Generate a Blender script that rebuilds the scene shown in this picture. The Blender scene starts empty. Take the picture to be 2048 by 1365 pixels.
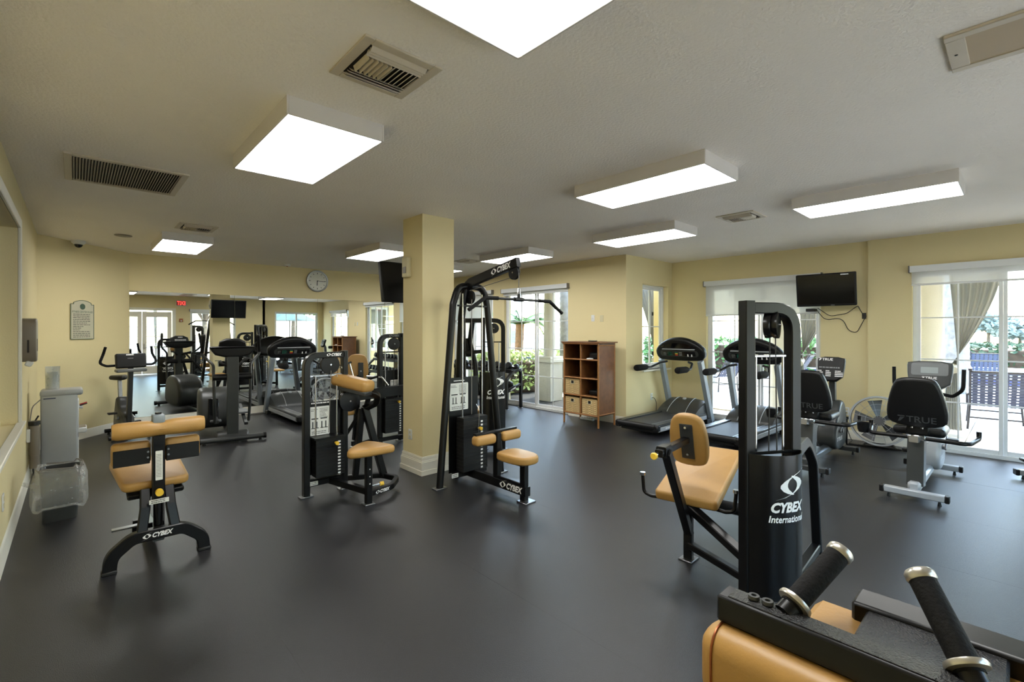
import bpy, bmesh, math, random
from mathutils import Vector, Matrix, Euler
from math import sin, cos, pi, radians, sqrt, atan2

# ------------------------------------------------------------------ camera, sky, sun, exposure
SC = bpy.context.scene
COL = SC.collection
YAW = 0.746                      # camera heading, from +Y towards +X
cam_d = bpy.data.cameras.new('camera')
cam = bpy.data.objects.new('camera', cam_d); COL.objects.link(cam)
cam.location = (0, 0, 1.66)
cam.rotation_euler = (pi/2, 0, -YAW)
cam_d.sensor_width = 36.0
cam_d.lens = 36.0*946.0/2048.0
cam_d.shift_y = -21.0/2048.0
cam_d.clip_start = 0.05; cam_d.clip_end = 400
SC.camera = cam
SC.view_settings.view_transform = 'Standard'
SC.view_settings.look = 'None'
SC.view_settings.gamma = 1.0
SC.view_settings.use_curve_mapping = False
SC.view_settings.exposure = 0.84

W = bpy.data.worlds.new('world'); SC.world = W; W.use_nodes = True
wn = W.node_tree; bg = wn.nodes['Background']
sky = wn.nodes.new('ShaderNodeTexSky'); sky.sky_type = 'NISHITA'
sky.sun_disc = False; sky.sun_elevation = radians(58); sky.sun_rotation = radians(75)
sky.air_density = 1.2; sky.dust_density = 1.2; sky.ozone_density = 1.0
wn.links.new(sky.outputs[0], bg.inputs[0]); bg.inputs[1].default_value = 1.25

sun_d = bpy.data.lights.new('sun', 'SUN'); sun_d.energy = 6.0; sun_d.angle = radians(2.0); sun_d.color = (1, .95, .86)
sun = bpy.data.objects.new('sun', sun_d); COL.objects.link(sun)
sun.location = (30, 10, 30)
sun.rotation_euler = Vector((.50, .13, .86)).to_track_quat('Z', 'Y').to_euler()

LAMP = 9.5                      # radiance of the fluorescent diffusers
SC.cycles.max_bounces = 10; SC.cycles.diffuse_bounces = 5; SC.cycles.glossy_bounces = 5
SC.cycles.transparent_max_bounces = 16; SC.cycles.transmission_bounces = 6
SC.cycles.use_denoising = True
SC.cycles.sample_clamp_indirect = 8.0
SC.cycles.caustics_reflective = False; SC.cycles.caustics_refractive = False

CEIL = 3.0
XL, XS, XN, XR, YR, YM, YB, YJ = -.385, 7.12, 8.72, 8.68, 4.75, 10.5, -1.4, 1.58

# ------------------------------------------------------------------ materials
def lin(r, g, b):
    def f(c):
        c /= 255.0
        return c/12.92 if c <= .04045 else ((c+.055)/1.055)**2.4
    return (f(r), f(g), f(b), 1)
MATS = {}
def mat(name, rgb, rough=.5, metal=0.0, var=.06, vscale=6.0, bump=0.0, bscale=60.0, emit=0.0, coat=0.0, spec=.5, trans=0.0):
    m = bpy.data.materials.new(name); m.use_nodes = True
    nt = m.node_tree; b = nt.nodes['Principled BSDF']
    c = lin(*rgb)
    b.inputs['Roughness'].default_value = rough
    b.inputs['Metallic'].default_value = metal
    b.inputs['Specular IOR Level'].default_value = spec
    b.inputs['Coat Weight'].default_value = coat
    tc = nt.nodes.new('ShaderNodeTexCoord')
    n = nt.nodes.new('ShaderNodeTexNoise'); n.inputs['Scale'].default_value = vscale; n.inputs['Detail'].default_value = 4
    nt.links.new(tc.outputs['Object'], n.inputs['Vector'])
    r = nt.nodes.new('ShaderNodeValToRGB')
    r.color_ramp.elements[0].position = .3; r.color_ramp.elements[1].position = .7
    r.color_ramp.elements[0].color = [x*(1-var) for x in c[:3]]+[1]
    r.color_ramp.elements[1].color = [min(1, x*(1+var)) for x in c[:3]]+[1]
    nt.links.new(n.outputs['Fac'], r.inputs['Fac'])
    nt.links.new(r.outputs['Color'], b.inputs['Base Color'])
    if bump > 0:
        n2 = nt.nodes.new('ShaderNodeTexNoise'); n2.inputs['Scale'].default_value = bscale; n2.inputs['Detail'].default_value = 3
        nt.links.new(tc.outputs['Object'], n2.inputs['Vector'])
        bp = nt.nodes.new('ShaderNodeBump'); bp.inputs['Strength'].default_value = bump; bp.inputs['Distance'].default_value = .01
        nt.links.new(n2.outputs['Fac'], bp.inputs['Height']); nt.links.new(bp.outputs['Normal'], b.inputs['Normal'])
    if emit > 0:
        b.inputs['Emission Color'].default_value = c
        b.inputs['Emission Strength'].default_value = emit
    if trans > 0: b.inputs['Transmission Weight'].default_value = trans
    MATS[name] = m
    return m

mat('wall_paint', (222, 207, 160), .75, var=.015, vscale=1.2, bump=.12, bscale=90)
mat('ceiling_paint', (248, 243, 237), .9, var=.02, vscale=1.5, bump=.55, bscale=55)
mat('trim_paint', (226, 222, 208), .4, var=.02)
mat('rubber', (36, 36, 39), .34, var=.10, vscale=1.7, bump=.25, bscale=220)
mat('floor_slab', (25, 25, 26), .8)
mat('black_metal', (14, 14, 15), .30, var=.1, vscale=20, spec=.32)
mat('black_satin', (12, 12, 13), .26, var=.1, spec=.4)
mat('black_plastic', (16, 16, 17), .42, var=.1, spec=.35)
mat('textured_black', (30, 30, 31), .35, var=.15, vscale=80, bump=.6, bscale=260)
mat('foam_grip', (11, 11, 12), .75, var=.1, bump=.2, bscale=150, spec=.25)
mat('dark_grey_plastic', (54, 56, 56), .38, var=.06)
mat('mid_grey_plastic', (104, 107, 108), .38, var=.05)
mat('grey_enamel', (134, 144, 152), .32, var=.04)
mat('belt', (44, 45, 48), .55, var=.08, vscale=30)
mat('tan_vinyl', (178, 137, 76), .42, var=.05, vscale=8, bump=.06, bscale=120)
mat('chrome', (200, 200, 202), .14, 1.0, var=.02)
mat('steel', (150, 152, 155), .3, 1.0, var=.05)
mat('nickel', (196, 192, 182), .3, .8, var=.04)
mat('white_plastic', (214, 216, 216), .4, var=.02)
mat('ivory_plastic', (205, 196, 160), .45, var=.02)
mat('grey_dispenser', (120, 112, 100), .38, var=.03)
mat('silver_plastic', (168, 172, 176), .35, .1, var=.03)
mat('white_print', (235, 235, 235), .5, var=.01)
mat('dim_print', (58, 59, 61), .5, var=.01)
mat('grey_print', (120, 122, 124), .5, var=.01)
mat('placard', (222, 224, 220), .4, var=.02)
mat('dark_print', (40, 42, 44), .6, var=.02)
mat('green_print', (70, 92, 76), .6, var=.02)
mat('sign_board', (194, 190, 166), .5, var=.02)
mat('yellow_knob', (232, 190, 60), .4, var=.03)
mat('red_print', (190, 40, 40), .5)
mat('green_led', (30, 110, 90), .4)
mat('screen_black', (9, 9, 11), .12, var=.02, spec=.5)
mat('lcd', (150, 158, 158), .2, var=.02)
mat('housing_white', (214, 210, 206), .45, var=.02)
mat('rattan_wood', (108, 68, 36), .42, var=.18, vscale=14)
mat('rattan_pole', (146, 98, 50), .4, var=.15, vscale=20)
mat('shelf_inside_shade', (36, 24, 16), .5, var=.15, vscale=12)  # darker wood tone, the deep shade inside the cubbies put into the colour
mat('basket_weave', (208, 180, 128), .7, var=.22, vscale=34, bump=.8, bscale=90)
mat('hole_dark', (14, 12, 10), .8)
mat('shade_fabric', (226, 226, 220), .8, var=.01)
mat('frame_white', (224, 226, 226), .35, var=.015)
mat('rubber_black', (22, 22, 22), .6)
mat('cable_black', (24, 22, 20), .5)
mat('cable_grey', (120, 116, 110), .5)
mat('clock_face', (222, 222, 212), .5, var=.01)
mat('clock_rim', (176, 178, 176), .3, .5)
mat('slat_dark', (36, 32, 28), .8)
mat('vent_paint', (204, 194, 176), .5, var=.03)
mat('beige_panel', (186, 168, 140), .6, var=.02)
mat('paver', (196, 188, 178), .8, var=.12, vscale=3, bump=.3, bscale=60)
mat('paver_bed', (150, 144, 136), .9)
mat('stucco', (208, 202, 192), .85, var=.05, vscale=3, bump=.5, bscale=40)
mat('stucco_yellow', (226, 204, 146), .85, var=.04, vscale=3, bump=.4, bscale=40)
mat('stucco_orange', (206, 120, 86), .85, var=.05)
mat('soffit', (226, 218, 200), .8, var=.03)
mat('curtain', (178, 172, 160), .8, var=.05, vscale=4)
mat('palm_trunk', (150, 144, 138), .9, var=.25, vscale=7, bump=.8, bscale=26)
mat('palm_trunk_brown', (150, 110, 76), .9, var=.3, vscale=12, bump=.9, bscale=30)
mat('frond', (92, 140, 62), .5, var=.25, vscale=2)
mat('leaf_light', (170, 186, 110), .55, var=.3, vscale=3)
mat('leaf_green', (92, 128, 66), .55, var=.3, vscale=2)
mat('leaf_haze', (140, 152, 148), .8, var=.15, vscale=1)  # distance haze put into the leaf colour as a pale grey
mat('leaf_dark', (66, 92, 60), .6, var=.3, vscale=1)
mat('bark', (96, 82, 68), .9, var=.25, vscale=10)
mat('soil', (82, 66, 52), .95, var=.2)
mat('lawn', (200, 200, 184), .9, var=.2, vscale=2)  # paled to near white, the overexposed look put into the ground colour
mat('strap_blue', (74, 78, 100), .6, var=.06)
mat('bronze_metal', (62, 58, 60), .4, .3)
mat('pool_tile', (58, 76, 150), .3, var=.2, vscale=12)
mat('pool_coping', (222, 218, 208), .7, var=.05)
mat('umbrella_green', (70, 92, 84), .7)
mat('blue_sign', (170, 200, 206), .5)
mat('bin_blue', (48, 56, 84), .5)
mat('liner', (225, 228, 224), .35, var=.02)
mat('fan_grey', (92, 94, 96), .35, .3)
mat('copper', (150, 86, 50), .35, .6)

def special(name):
    m = bpy.data.materials.new(name); m.use_nodes = True; MATS[name] = m
    nt = m.node_tree; nt.nodes.clear(); o = nt.nodes.new('ShaderNodeOutputMaterial')
    return m, nt, o
# window glass: clear pane with a fresnel reflection
m, nt, o = special('glass')
tr = nt.nodes.new('ShaderNodeBsdfTransparent'); tr.inputs[0].default_value = (.95, .98, .97, 1)
gl = nt.nodes.new('ShaderNodeBsdfGlossy'); gl.inputs['Roughness'].default_value = .02
lw = nt.nodes.new('ShaderNodeLayerWeight')
pw = nt.nodes.new('ShaderNodeMath'); pw.operation = 'POWER'; pw.inputs[1].default_value = 4.0
fr = nt.nodes.new('ShaderNodeMath'); fr.operation = 'MULTIPLY_ADD'; fr.inputs[1].default_value = .5; fr.inputs[2].default_value = .035
nt.links.new(lw.outputs['Facing'], pw.inputs[0]); nt.links.new(pw.outputs[0], fr.inputs[0])
mx = nt.nodes.new('ShaderNodeMixShader')
nt.links.new(fr.outputs[0], mx.inputs[0]); nt.links.new(tr.outputs[0], mx.inputs[1]); nt.links.new(gl.outputs[0], mx.inputs[2]); nt.links.new(mx.outputs[0], o.inputs[0])
# mirror
m, nt, o = special('mirror_glass')
gl = nt.nodes.new('ShaderNodeBsdfGlossy'); gl.inputs['Roughness'].default_value = 0.0; gl.inputs[0].default_value = (.86, .88, .86, 1)
nt.links.new(gl.outputs[0], o.inputs[0])
# lit prismatic diffuser
m, nt, o = special('diffuser')
em = nt.nodes.new('ShaderNodeEmission'); em.inputs[0].default_value = (1, .995, .965, 1); em.inputs[1].default_value = LAMP
nt.links.new(em.outputs[0], o.inputs[0])
# lit exit sign
m, nt, o = special('exit_red')
em = nt.nodes.new('ShaderNodeEmission'); em.inputs[0].default_value = (1, .08, .06, 1); em.inputs[1].default_value = 1.3
nt.links.new(em.outputs[0], o.inputs[0])
# sheer roller shade and thin plastic: partly see-through
def sheer(name, col, fac, gloss=False, dv=.02):
    m, nt, o = special(name)
    d = nt.nodes.new('ShaderNodeBsdfDiffuse'); d.inputs[0].default_value = col
    t2 = nt.nodes.new('ShaderNodeBsdfTranslucent'); t2.inputs[0].default_value = col
    a = nt.nodes.new('ShaderNodeAddShader') if False else nt.nodes.new('ShaderNodeMixShader'); a.inputs[0].default_value = .4
    nt.links.new(d.outputs[0], a.inputs[1]); nt.links.new(t2.outputs[0], a.inputs[2])
    last = a
    if gloss:
        g = nt.nodes.new('ShaderNodeBsdfGlossy'); g.inputs['Roughness'].default_value = .18
        b = nt.nodes.new('ShaderNodeMixShader'); b.inputs[0].default_value = .25
        nt.links.new(a.outputs[0], b.inputs[1]); nt.links.new(g.outputs[0], b.inputs[2]); last = b
    t = nt.nodes.new('ShaderNodeBsdfTransparent')
    n = nt.nodes.new('ShaderNodeTexNoise'); n.inputs['Scale'].default_value = 9
    mr = nt.nodes.new('ShaderNodeMapRange'); mr.inputs['To Min'].default_value = max(0, fac-dv); mr.inputs['To Max'].default_value = min(1, fac+dv)
    nt.links.new(n.outputs['Fac'], mr.inputs['Value'])
    mx = nt.nodes.new('ShaderNodeMixShader')
    nt.links.new(mr.outputs[0], mx.inputs[0]); nt.links.new(last.outputs[0], mx.inputs[1]); nt.links.new(t.outputs[0], mx.inputs[2]); nt.links.new(mx.outputs[0], o.inputs[0])
sheer('shade_sheer', (.72, .72, .69, 1), .12)
sheer('shade_open', (.7, .7, .68, 1), .5)
sheer('bag_film', (.9, .92, .9, 1), .70, gloss=True, dv=.16)
sheer('clear_plastic', (.7, .76, .76, 1), .6, gloss=True)
sheer('curtain_cloth', (.40, .39, .36, 1), .03)
# pool water
mat('water', (90, 150, 190), .05, var=.1, vscale=3, bump=.2, bscale=8)

# ------------------------------------------------------------------ mesh helpers
def V(*a): return Vector(a)
def fillet(pts, r, n=5):
    pts = [Vector(p) for p in pts]
    if r <= 0 or len(pts) < 3: return pts
    out = [pts[0]]
    for i in range(1, len(pts)-1):
        a, b, c = pts[i-1], pts[i], pts[i+1]
        d1 = (a-b); d2 = (c-b); l1 = d1.length; l2 = d2.length
        if l1 < 1e-6 or l2 < 1e-6: continue
        d1 /= l1; d2 /= l2
        ang = d1.angle(d2, 0)
        if ang > pi-.02: out.append(b); continue
        k = min(r/math.tan(ang/2), l1*.49, l2*.49)
        p0 = b+d1*k; p1 = b+d2*k
        for j in range(n+1):
            t = j/n
            out.append(p0*(1-t)**2 + b*2*t*(1-t) + p1*t*t)
    out.append(pts[-1])
    return out

class MB:
    def __init__(s): s.v = []; s.f = []
    def add(s, vs, fs):
        o = len(s.v); s.v += [tuple(x) for x in vs]; s.f += [tuple(i+o for i in f) for f in fs]; return s
    def box(s, c, d, bev=.003, R=None):
        hx, hy, hz = d[0]/2, d[1]/2, d[2]/2
        b = min(bev, hx*.49, hy*.49, hz*.49)
        c = Vector(c); vs = []; idx = {}
        if b <= 0:
            vs = [V(sx*hx, sy*hy, sz*hz) for sx in (-1, 1) for sy in (-1, 1) for sz in (-1, 1)]
            fs = [(0, 1, 3, 2), (4, 6, 7, 5), (0, 4, 5, 1), (2, 3, 7, 6), (0, 2, 6, 4), (1, 5, 7, 3)]
        else:
            S = (-1, 1)
            for sx in S:
                for sy in S:
                    for sz in S:
                        for a in range(3):
                            q = [sx*(hx-b), sy*(hy-b), sz*(hz-b)]
                            q[a] = (sx*hx, sy*hy, sz*hz)[a]
                            idx[(sx, sy, sz, a)] = len(vs); vs.append(V(*q))
            fs = []
            for a in range(3):
                o1, o2 = (a+1) % 3, (a+2) % 3
                for sg in S:
                    loop = []
                    for p, q in ((-1, -1), (1, -1), (1, 1), (-1, 1)):
                        k = [0, 0, 0]; k[a] = sg; k[o1] = p; k[o2] = q
                        loop.append(idx[(k[0], k[1], k[2], a)])
                    fs.append(loop if sg > 0 else loop[::-1])
                # edges parallel to a
                for p in S:
                    for q in S:
                        k0 = [0, 0, 0]; k0[a] = -1; k0[o1] = p; k0[o2] = q
                        k1 = list(k0); k1[a] = 1
                        L = [idx[tuple(k0)+(o1,)], idx[tuple(k1)+(o1,)], idx[tuple(k1)+(o2,)], idx[tuple(k0)+(o2,)]]
                        fs.append(L if p*q < 0 else L[::-1])
            for sx in S:
                for sy in S:
                    for sz in S:
                        L = [idx[(sx, sy, sz, a)] for a in range(3)]
                        fs.append(L if sx*sy*sz > 0 else L[::-1])
        if R is not None: vs = [R @ x for x in vs]
        return s.add([c+x for x in vs], fs)
    def cushion(s, c, d, r=.03, R=None, seg=4):
        bm = bmesh.new(); bmesh.ops.create_cube(bm, size=1)
        for v in bm.verts: v.co = V(v.co.x*d[0], v.co.y*d[1], v.co.z*d[2])
        bmesh.ops.bevel(bm, geom=bm.edges[:], offset=min(r, min(d)*.49), segments=seg, profile=.5, affect='EDGES')
        bm.verts.index_update()
        vs = [(R @ v.co if R is not None else v.co)+Vector(c) for v in bm.verts]
        fs = [[v.index for v in f.verts] for f in bm.faces]; bm.free()
        return s.add(vs, fs)
    def sweep(s, pts, prof, N=None, close=False, cap=True):
        pts = [Vector(p) for p in pts]; n = len(pts)
        if N is None:
            N = None
            for i in range(1, n-1):
                c = (pts[i]-pts[i-1]).cross(pts[i+1]-pts[i])
                if c.length > 1e-7: N = c.normalized(); break
            if N is None:
                t = (pts[-1]-pts[0]).normalized()
                N = V(0, 0, 1) if abs(t.z) < .9 else V(0, 1, 0)
        N = Vector(N).normalized(); vs = []
        Nc = N
        for i in range(n):
            if close: a = pts[i-1]; c = pts[(i+1) % n]
            else: a = pts[max(i-1, 0)]; c = pts[min(i+1, n-1)]
            t = (c-a).normalized()
            k = Nc-t*Nc.dot(t)
            if k.length < 1e-5: k = t.orthogonal()
            k.normalize(); Nc = k if k.dot(N) > -2 else k
            b = t.cross(k)
            sc = 1.0
            if 0 < i < n-1 or close:
                d1 = (pts[i]-pts[i-1]).normalized(); d2 = (pts[(i+1) % n]-pts[i]).normalized()
                h = d1.angle(d2, 0)/2
                sc = min(1/max(cos(h), .3), 2.0)
            for (p, q) in prof: vs.append(pts[i]+k*p+b*(q*sc))
        m = len(prof); fs = []
        rng = n if close else n-1
        for i in range(rng):
            j = (i+1) % n
            for q in range(m):
                r = (q+1) % m
                fs.append((i*m+q, i*m+r, j*m+r, j*m+q))
        if cap and not close:
            fs.append(tuple(range(m))[::-1]); fs.append(tuple((n-1)*m+q for q in range(m)))
        return s.add(vs, fs)
    def tube(s, pts, r, n=10, fil=0, N=None, close=False):
        if fil: pts = fillet(pts, fil)
        return s.sweep(pts, [(r*cos(2*pi*i/n), r*sin(2*pi*i/n)) for i in range(n)], N, close)
    def bar(s, pts, a, b, fil=0, N=None, ch=.006, nseg=6):
        """rectangular tube: a along N (plane normal), b in the bending plane"""
        if fil: pts = fillet(pts, fil, nseg)
        x, y = a/2, b/2; c = min(ch, x*.45, y*.45)
        pr = [(x-c, -y), (x, -y+c), (x, y-c), (x-c, y), (-x+c, y), (-x, y-c), (-x, -y+c), (-x+c, -y)]
        return s.sweep(pts, pr, N)
    def cyl(s, p0, p1, r0, r1=None, n=20):
        p0 = Vector(p0); p1 = Vector(p1); r1 = r0 if r1 is None else r1
        t = (p1-p0).normalized(); k = t.orthogonal().normalized(); b = t.cross(k); vs = []
        for p, r in ((p0, r0), (p1, r1)):
            for i in range(n): vs.append(p+k*(r*cos(2*pi*i/n))+b*(r*sin(2*pi*i/n)))
        fs = [(i, (i+1) % n, n+(i+1) % n, n+i) for i in range(n)]
        fs += [tuple(range(n))[::-1], tuple(range(n, 2*n))]
        return s.add(vs, fs)
    def lathe(s, prof, o=(0, 0, 0), axis=(0, 0, 1), n=24, cap=True):
        o = Vector(o); t = Vector(axis).normalized(); k = t.orthogonal().normalized(); b = t.cross(k); vs = []; fs = []
        for r, h in prof:
            for i in range(n): vs.append(o+t*h+k*(r*cos(2*pi*i/n))+b*(r*sin(2*pi*i/n)))
        for j in range(len(prof)-1):
            for i in range(n): fs.append((j*n+i, j*n+(i+1) % n, (j+1)*n+(i+1) % n, (j+1)*n+i))
        if cap and prof[0][0] > 1e-4: fs.append(tuple(range(n))[::-1])
        if cap and prof[-1][0] > 1e-4: fs.append(tuple((len(prof)-1)*n+i for i in range(n)))
        return s.add(vs, fs)
    def prism(s, out, h, M, h0=0.0):
        """extrude 2-D outline from h0 to h along local z of matrix M"""
        n = len(out)
        vs = [M @ V(x, y, h0) for x, y in out]+[M @ V(x, y, h) for x, y in out]
        fs = [(i, (i+1) % n, n+(i+1) % n, n+i) for i in range(n)]+[tuple(range(n))[::-1], tuple(range(n, 2*n))]
        return s.add(vs, fs)
    def pad(s, out, h, r, M):
        """upholstered slab: outline with rounded edges on both faces"""
        n = len(out); P = [Vector(p) for p in out]
        area = sum(P[i].x*P[(i+1) % n].y-P[(i+1) % n].x*P[i].y for i in range(n))
        sg = 1 if area > 0 else -1
        nor = []
        for i in range(n):
            e = (P[(i+1) % n]-P[i-1]); nn = V(e.y, -e.x, 0).normalized()*sg; nor.append(nn)
        rings = []
        K = 4
        for j in range(K+1): a = pi/2*j/K; rings.append((r*(1-sin(a)), r*(1-cos(a))))
        top = [(i2, h-z2) for (i2, z2) in rings][::-1]
        allr = rings+top; vs = []; fs = []
        for ins, z in allr:
            for i in range(n): vs.append(M @ V(P[i].x-nor[i].x*ins, P[i].y-nor[i].y*ins, z))
        for j in range(len(allr)-1):
            for i in range(n):
                q = (j*n+i, j*n+(i+1) % n, (j+1)*n+(i+1) % n, (j+1)*n+i)
                fs.append(q if sg > 0 else q[::-1])
        a0 = tuple(range(n))[::-1]; a1 = tuple((len(allr)-1)*n+i for i in range(n))
        fs += [a0, a1] if sg > 0 else [a0[::-1], a1[::-1]]
        return s.add(vs, fs)
    def quad(s, a, b, c, d): return s.add([a, b, c, d], [(0, 1, 2, 3)])
    def mesh(s, name, m, ang=38):
        me = bpy.data.meshes.new(name); me.from_pydata(s.v, [], s.f); me.update()
        me.polygons.foreach_set('use_smooth', [True]*len(me.polygons))
        me.set_sharp_from_angle(angle=radians(ang))
        me.materials.append(MATS[m]); return me
    def build(s, name, m, par=None, label=None, ang=38):
        return link(name, s.mesh(name, m, ang), par, label)

def link(name, me, par=None, label=None):
    o = bpy.data.objects.new(name, me); COL.objects.link(o)
    if par is not None: o.parent = par
    if label: o['label'] = label
    return o
def tag(o, label, cat, group=None):
    o['label'] = label; o['category'] = cat
    if group: o['group'] = group
    return o
def thing(name, label, cat, loc=(0, 0, 0), rz=0.0, group=None):
    o = bpy.data.objects.new(name, None); COL.objects.link(o); o.empty_display_size = .1
    o.location = loc; o.rotation_euler = (0, 0, rz)
    return tag(o, label, cat, group)
def struct(o): o['kind'] = 'structure'; return o
def sroot(name, loc=(0, 0, 0)):
    o = bpy.data.objects.new(name, None); COL.objects.link(o); o.location = loc; o.empty_display_size = .1
    return struct(o)
def copy_tree(o, par=None):
    c = o.copy(); COL.objects.link(c)
    if par is not None: c.parent = par
    for ch in list(o.children): copy_tree(ch, c)
    return c
def BX(name, c, d, m, par, bev=.003, R=None, label=None): return MB().box(c, d, bev, R).build(name, m, par, label)
def CU(name, c, d, r, m, par, R=None, label=None): return MB().cushion(c, d, r, R).build(name, m, par, label, 60)
def BAR(name, pts, a, b, m, par, fil=0, N=None): return MB().bar(pts, a, b, fil, N).build(name, m, par)
def TUBE(name, pts, r, m, par, fil=0, n=10): return MB().tube(pts, r, n, fil).build(name, m, par, None, 50)
def CYL(name, p0, p1, r, m, par, r1=None, n=20): return MB().cyl(p0, p1, r, r1, n).build(name, m, par)
def RZ(a): return Matrix.Rotation(a, 3, 'Z')
def RX(a): return Matrix.Rotation(a, 3, 'X')
def RY(a): return Matrix.Rotation(a, 3, 'Y')
def frame(o, x, y):
    """4x4 matrix with origin o, local x and y axes"""
    x = Vector(x).normalized(); y = Vector(y); z = x.cross(y).normalized(); y = z.cross(x)
    M = Matrix.Identity(4)
    for i in range(3): M[i][0] = x[i]; M[i][1] = y[i]; M[i][2] = z[i]; M[i][3] = o[i]
    return M
def rrect(w, h, r, n=4):
    out = []
    for cx, cy, a0 in ((w/2-r, h/2-r, 0), (-w/2+r, h/2-r, pi/2), (-w/2+r, -h/2+r, pi), (w/2-r, -h/2+r, 3*pi/2)):
        for j in range(n+1):
            a = a0+pi/2*j/n; out.append((cx+r*cos(a), cy+r*sin(a)))
    return out
def circ(r, n=24, cx=0, cy=0): return [(cx+r*cos(2*pi*i/n), cy+r*sin(2*pi*i/n)) for i in range(n)]
def smooth_poly(pts, it=2):
    for _ in range(it):
        o = []
        for i in range(len(pts)):
            a = pts[i]; b = pts[(i+1) % len(pts)]
            o.append((a[0]*.75+b[0]*.25, a[1]*.75+b[1]*.25)); o.append((a[0]*.25+b[0]*.75, a[1]*.25+b[1]*.75))
        pts = o
    return pts

# ---- lettering as flat print
TXT = {}
def text_geo(t, shear=0.0, bold=.0):
    key = (t, shear, bold)
    if key in TXT: return TXT[key]
    cu = bpy.data.curves.new('lettering', 'FONT'); cu.body = t; cu.size = 1; cu.shear = shear; cu.offset = bold; cu.resolution_u = 3
    cu.align_x = 'CENTER'
    ob = bpy.data.objects.new('lettering', cu); COL.objects.link(ob)
    bpy.context.view_layer.update()
    me = bpy.data.meshes.new_from_object(ob.evaluated_get(bpy.context.evaluated_depsgraph_get()))
    vs = [v.co.copy() for v in me.vertices]; fs = [tuple(p.vertices) for p in me.polygons]
    bpy.data.objects.remove(ob); bpy.data.curves.remove(cu); bpy.data.meshes.remove(me)
    TXT[key] = (vs, fs); return TXT[key]
def arm():
    return [(1.15, .99), (.50, .80), (-.10, .54), (-.54, .28), (-.82, .02), (-.84, -.16), (-.66, -.38), (-.36, -.54), (.02, -.64), (.12, -.62),
            (-.12, -.42), (-.33, -.20), (-.38, .04), (-.24, .32), (.04, .56), (.40, .74)]
def logo_geo(kind):
    """list of (verts2d, faces) for the two marks seen on the machines"""
    mb = MB()
    def swirl(cx, cy, s):
        for sg in (1, -1):
            P = [(cx+sg*x*s, cy+sg*y*s*.92) for x, y in arm()]
            n = len(P)
            # triangulated strip between outer and inner boundary
            outer = P[:9]; inner = [P[0]]+P[:9:-1]
            m = len(outer)
            inn = []
            for i in range(m):
                t = i/(m-1)*(len(inner)-1); k = int(min(t, len(inner)-2)); u = t-k
                inn.append((inner[k][0]*(1-u)+inner[k+1][0]*u, inner[k][1]*(1-u)+inner[k+1][1]*u))
            inn[-1] = P[9]
            vs = [V(x, y, 0) for x, y in outer]+[V(x, y, 0) for x, y in inn]
            mb.add(vs, [(i, i+1, m+i+1, m+i) for i in range(m-1)])
    def words(t, cx, cy, h, w, shear, bold):
        vs, fs = text_geo(t, shear, bold)
        x0 = min(v.x for v in vs); x1 = max(v.x for v in vs); y0 = min(v.y for v in vs); y1 = max(v.y for v in vs)
        mb.add([V(cx+((v.x-x0)/(x1-x0)-.5)*w, cy+((v.y-y0)/(y1-y0)-.5)*h, 0) for v in vs], fs)
    if kind == 'big':      # width about 1, centred
        swirl(.08, .54, .42); words('CYBEX', .0, -.02, .27, .98, .28, .045); words('International', -.02, -.32, .18, 1.04, .2, .02)
    elif kind == 'small':
        swirl(-.42, .0, .17); words('CYBEX', .12, .0, .2, .72, .3, .045)
    elif kind == 'true':
        words('TRUE', .12, 0, .2, .72, 0, .015)
        mb.add([V(-.45, .1, 0), V(-.28, .1, 0), V(-.28, .06, 0), V(-.45, .06, 0)], [(3, 2, 1, 0)])
        mb.add([V(-.39, .04, 0), V(-.28, .04, 0), V(-.40, -.1, 0), V(-.45, -.1, 0)], [(3, 2, 1, 0)])
    else:
        words(kind, 0, 0, .2, .2*len(kind)*.62, 0, .01)
    return mb
def LOGO(kind, M, width, par, m='white_print', name='logo_lettering', label=None, fn=None):
    g = logo_geo(kind); mb = MB()
    if fn is None: mb.add([M @ (Vector(v)*width) for v in g.v], g.f)
    else: mb.add([fn(v[0]*width, v[1]*width) for v in g.v], g.f)
    return mb.build(name, m, par, label)
def LINES(M, w, h, rows, par, m='dark_print', th=.35, seed=1, name='printed_lines', fill=.9):
    rnd = random.Random(seed); mb = MB(); st = h/rows
    for i in range(rows):
        y = h/2-(i+.5)*st; x0 = -w/2; ln = w*(fill if rnd.random() < .7 else rnd.uniform(.3, .8))
        x = x0
        while x < x0+ln:
            e = min(x+rnd.uniform(.04, .12)*w*1.6, x0+ln)
            mb.add([M @ V(x, y-st*th/2, 0), M @ V(e, y-st*th/2, 0), M @ V(e, y+st*th/2, 0), M @ V(x, y+st*th/2, 0)], [(0, 1, 2, 3)])
            x = e+w*.025
    return mb.build(name, m, par)
# ------------------------------------------------------------------ the room
def wall(name, p0, p1, outn, openings=(), th=.2, z0=0.0, z1=CEIL+.15, m='wall_paint'):
    p0 = V(p0[0], p0[1], 0); p1 = V(p1[0], p1[1], 0); t = (p1-p0); L = t.length; t.normalize(); o = V(outn[0], outn[1], 0).normalized()
    mb = MB()
    def blk(s0, s1, a, b):
        if s1-s0 < 1e-4 or b-a < 1e-4: return
        c = p0+t*((s0+s1)/2)+o*(th/2); c.z = (a+b)/2
        mb.box(c, (s1-s0, th, b-a), 0, Matrix((t, o, V(0, 0, 1))).transposed())
    s = 0
    for (a, b, za, zb) in sorted(openings):
        blk(s, a, z0, z1); blk(a, b, z0, za); blk(a, b, zb, z1); s = b
    blk(s, L, z0, z1)
    w = struct(mb.build(name, m))
    return w

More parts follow.
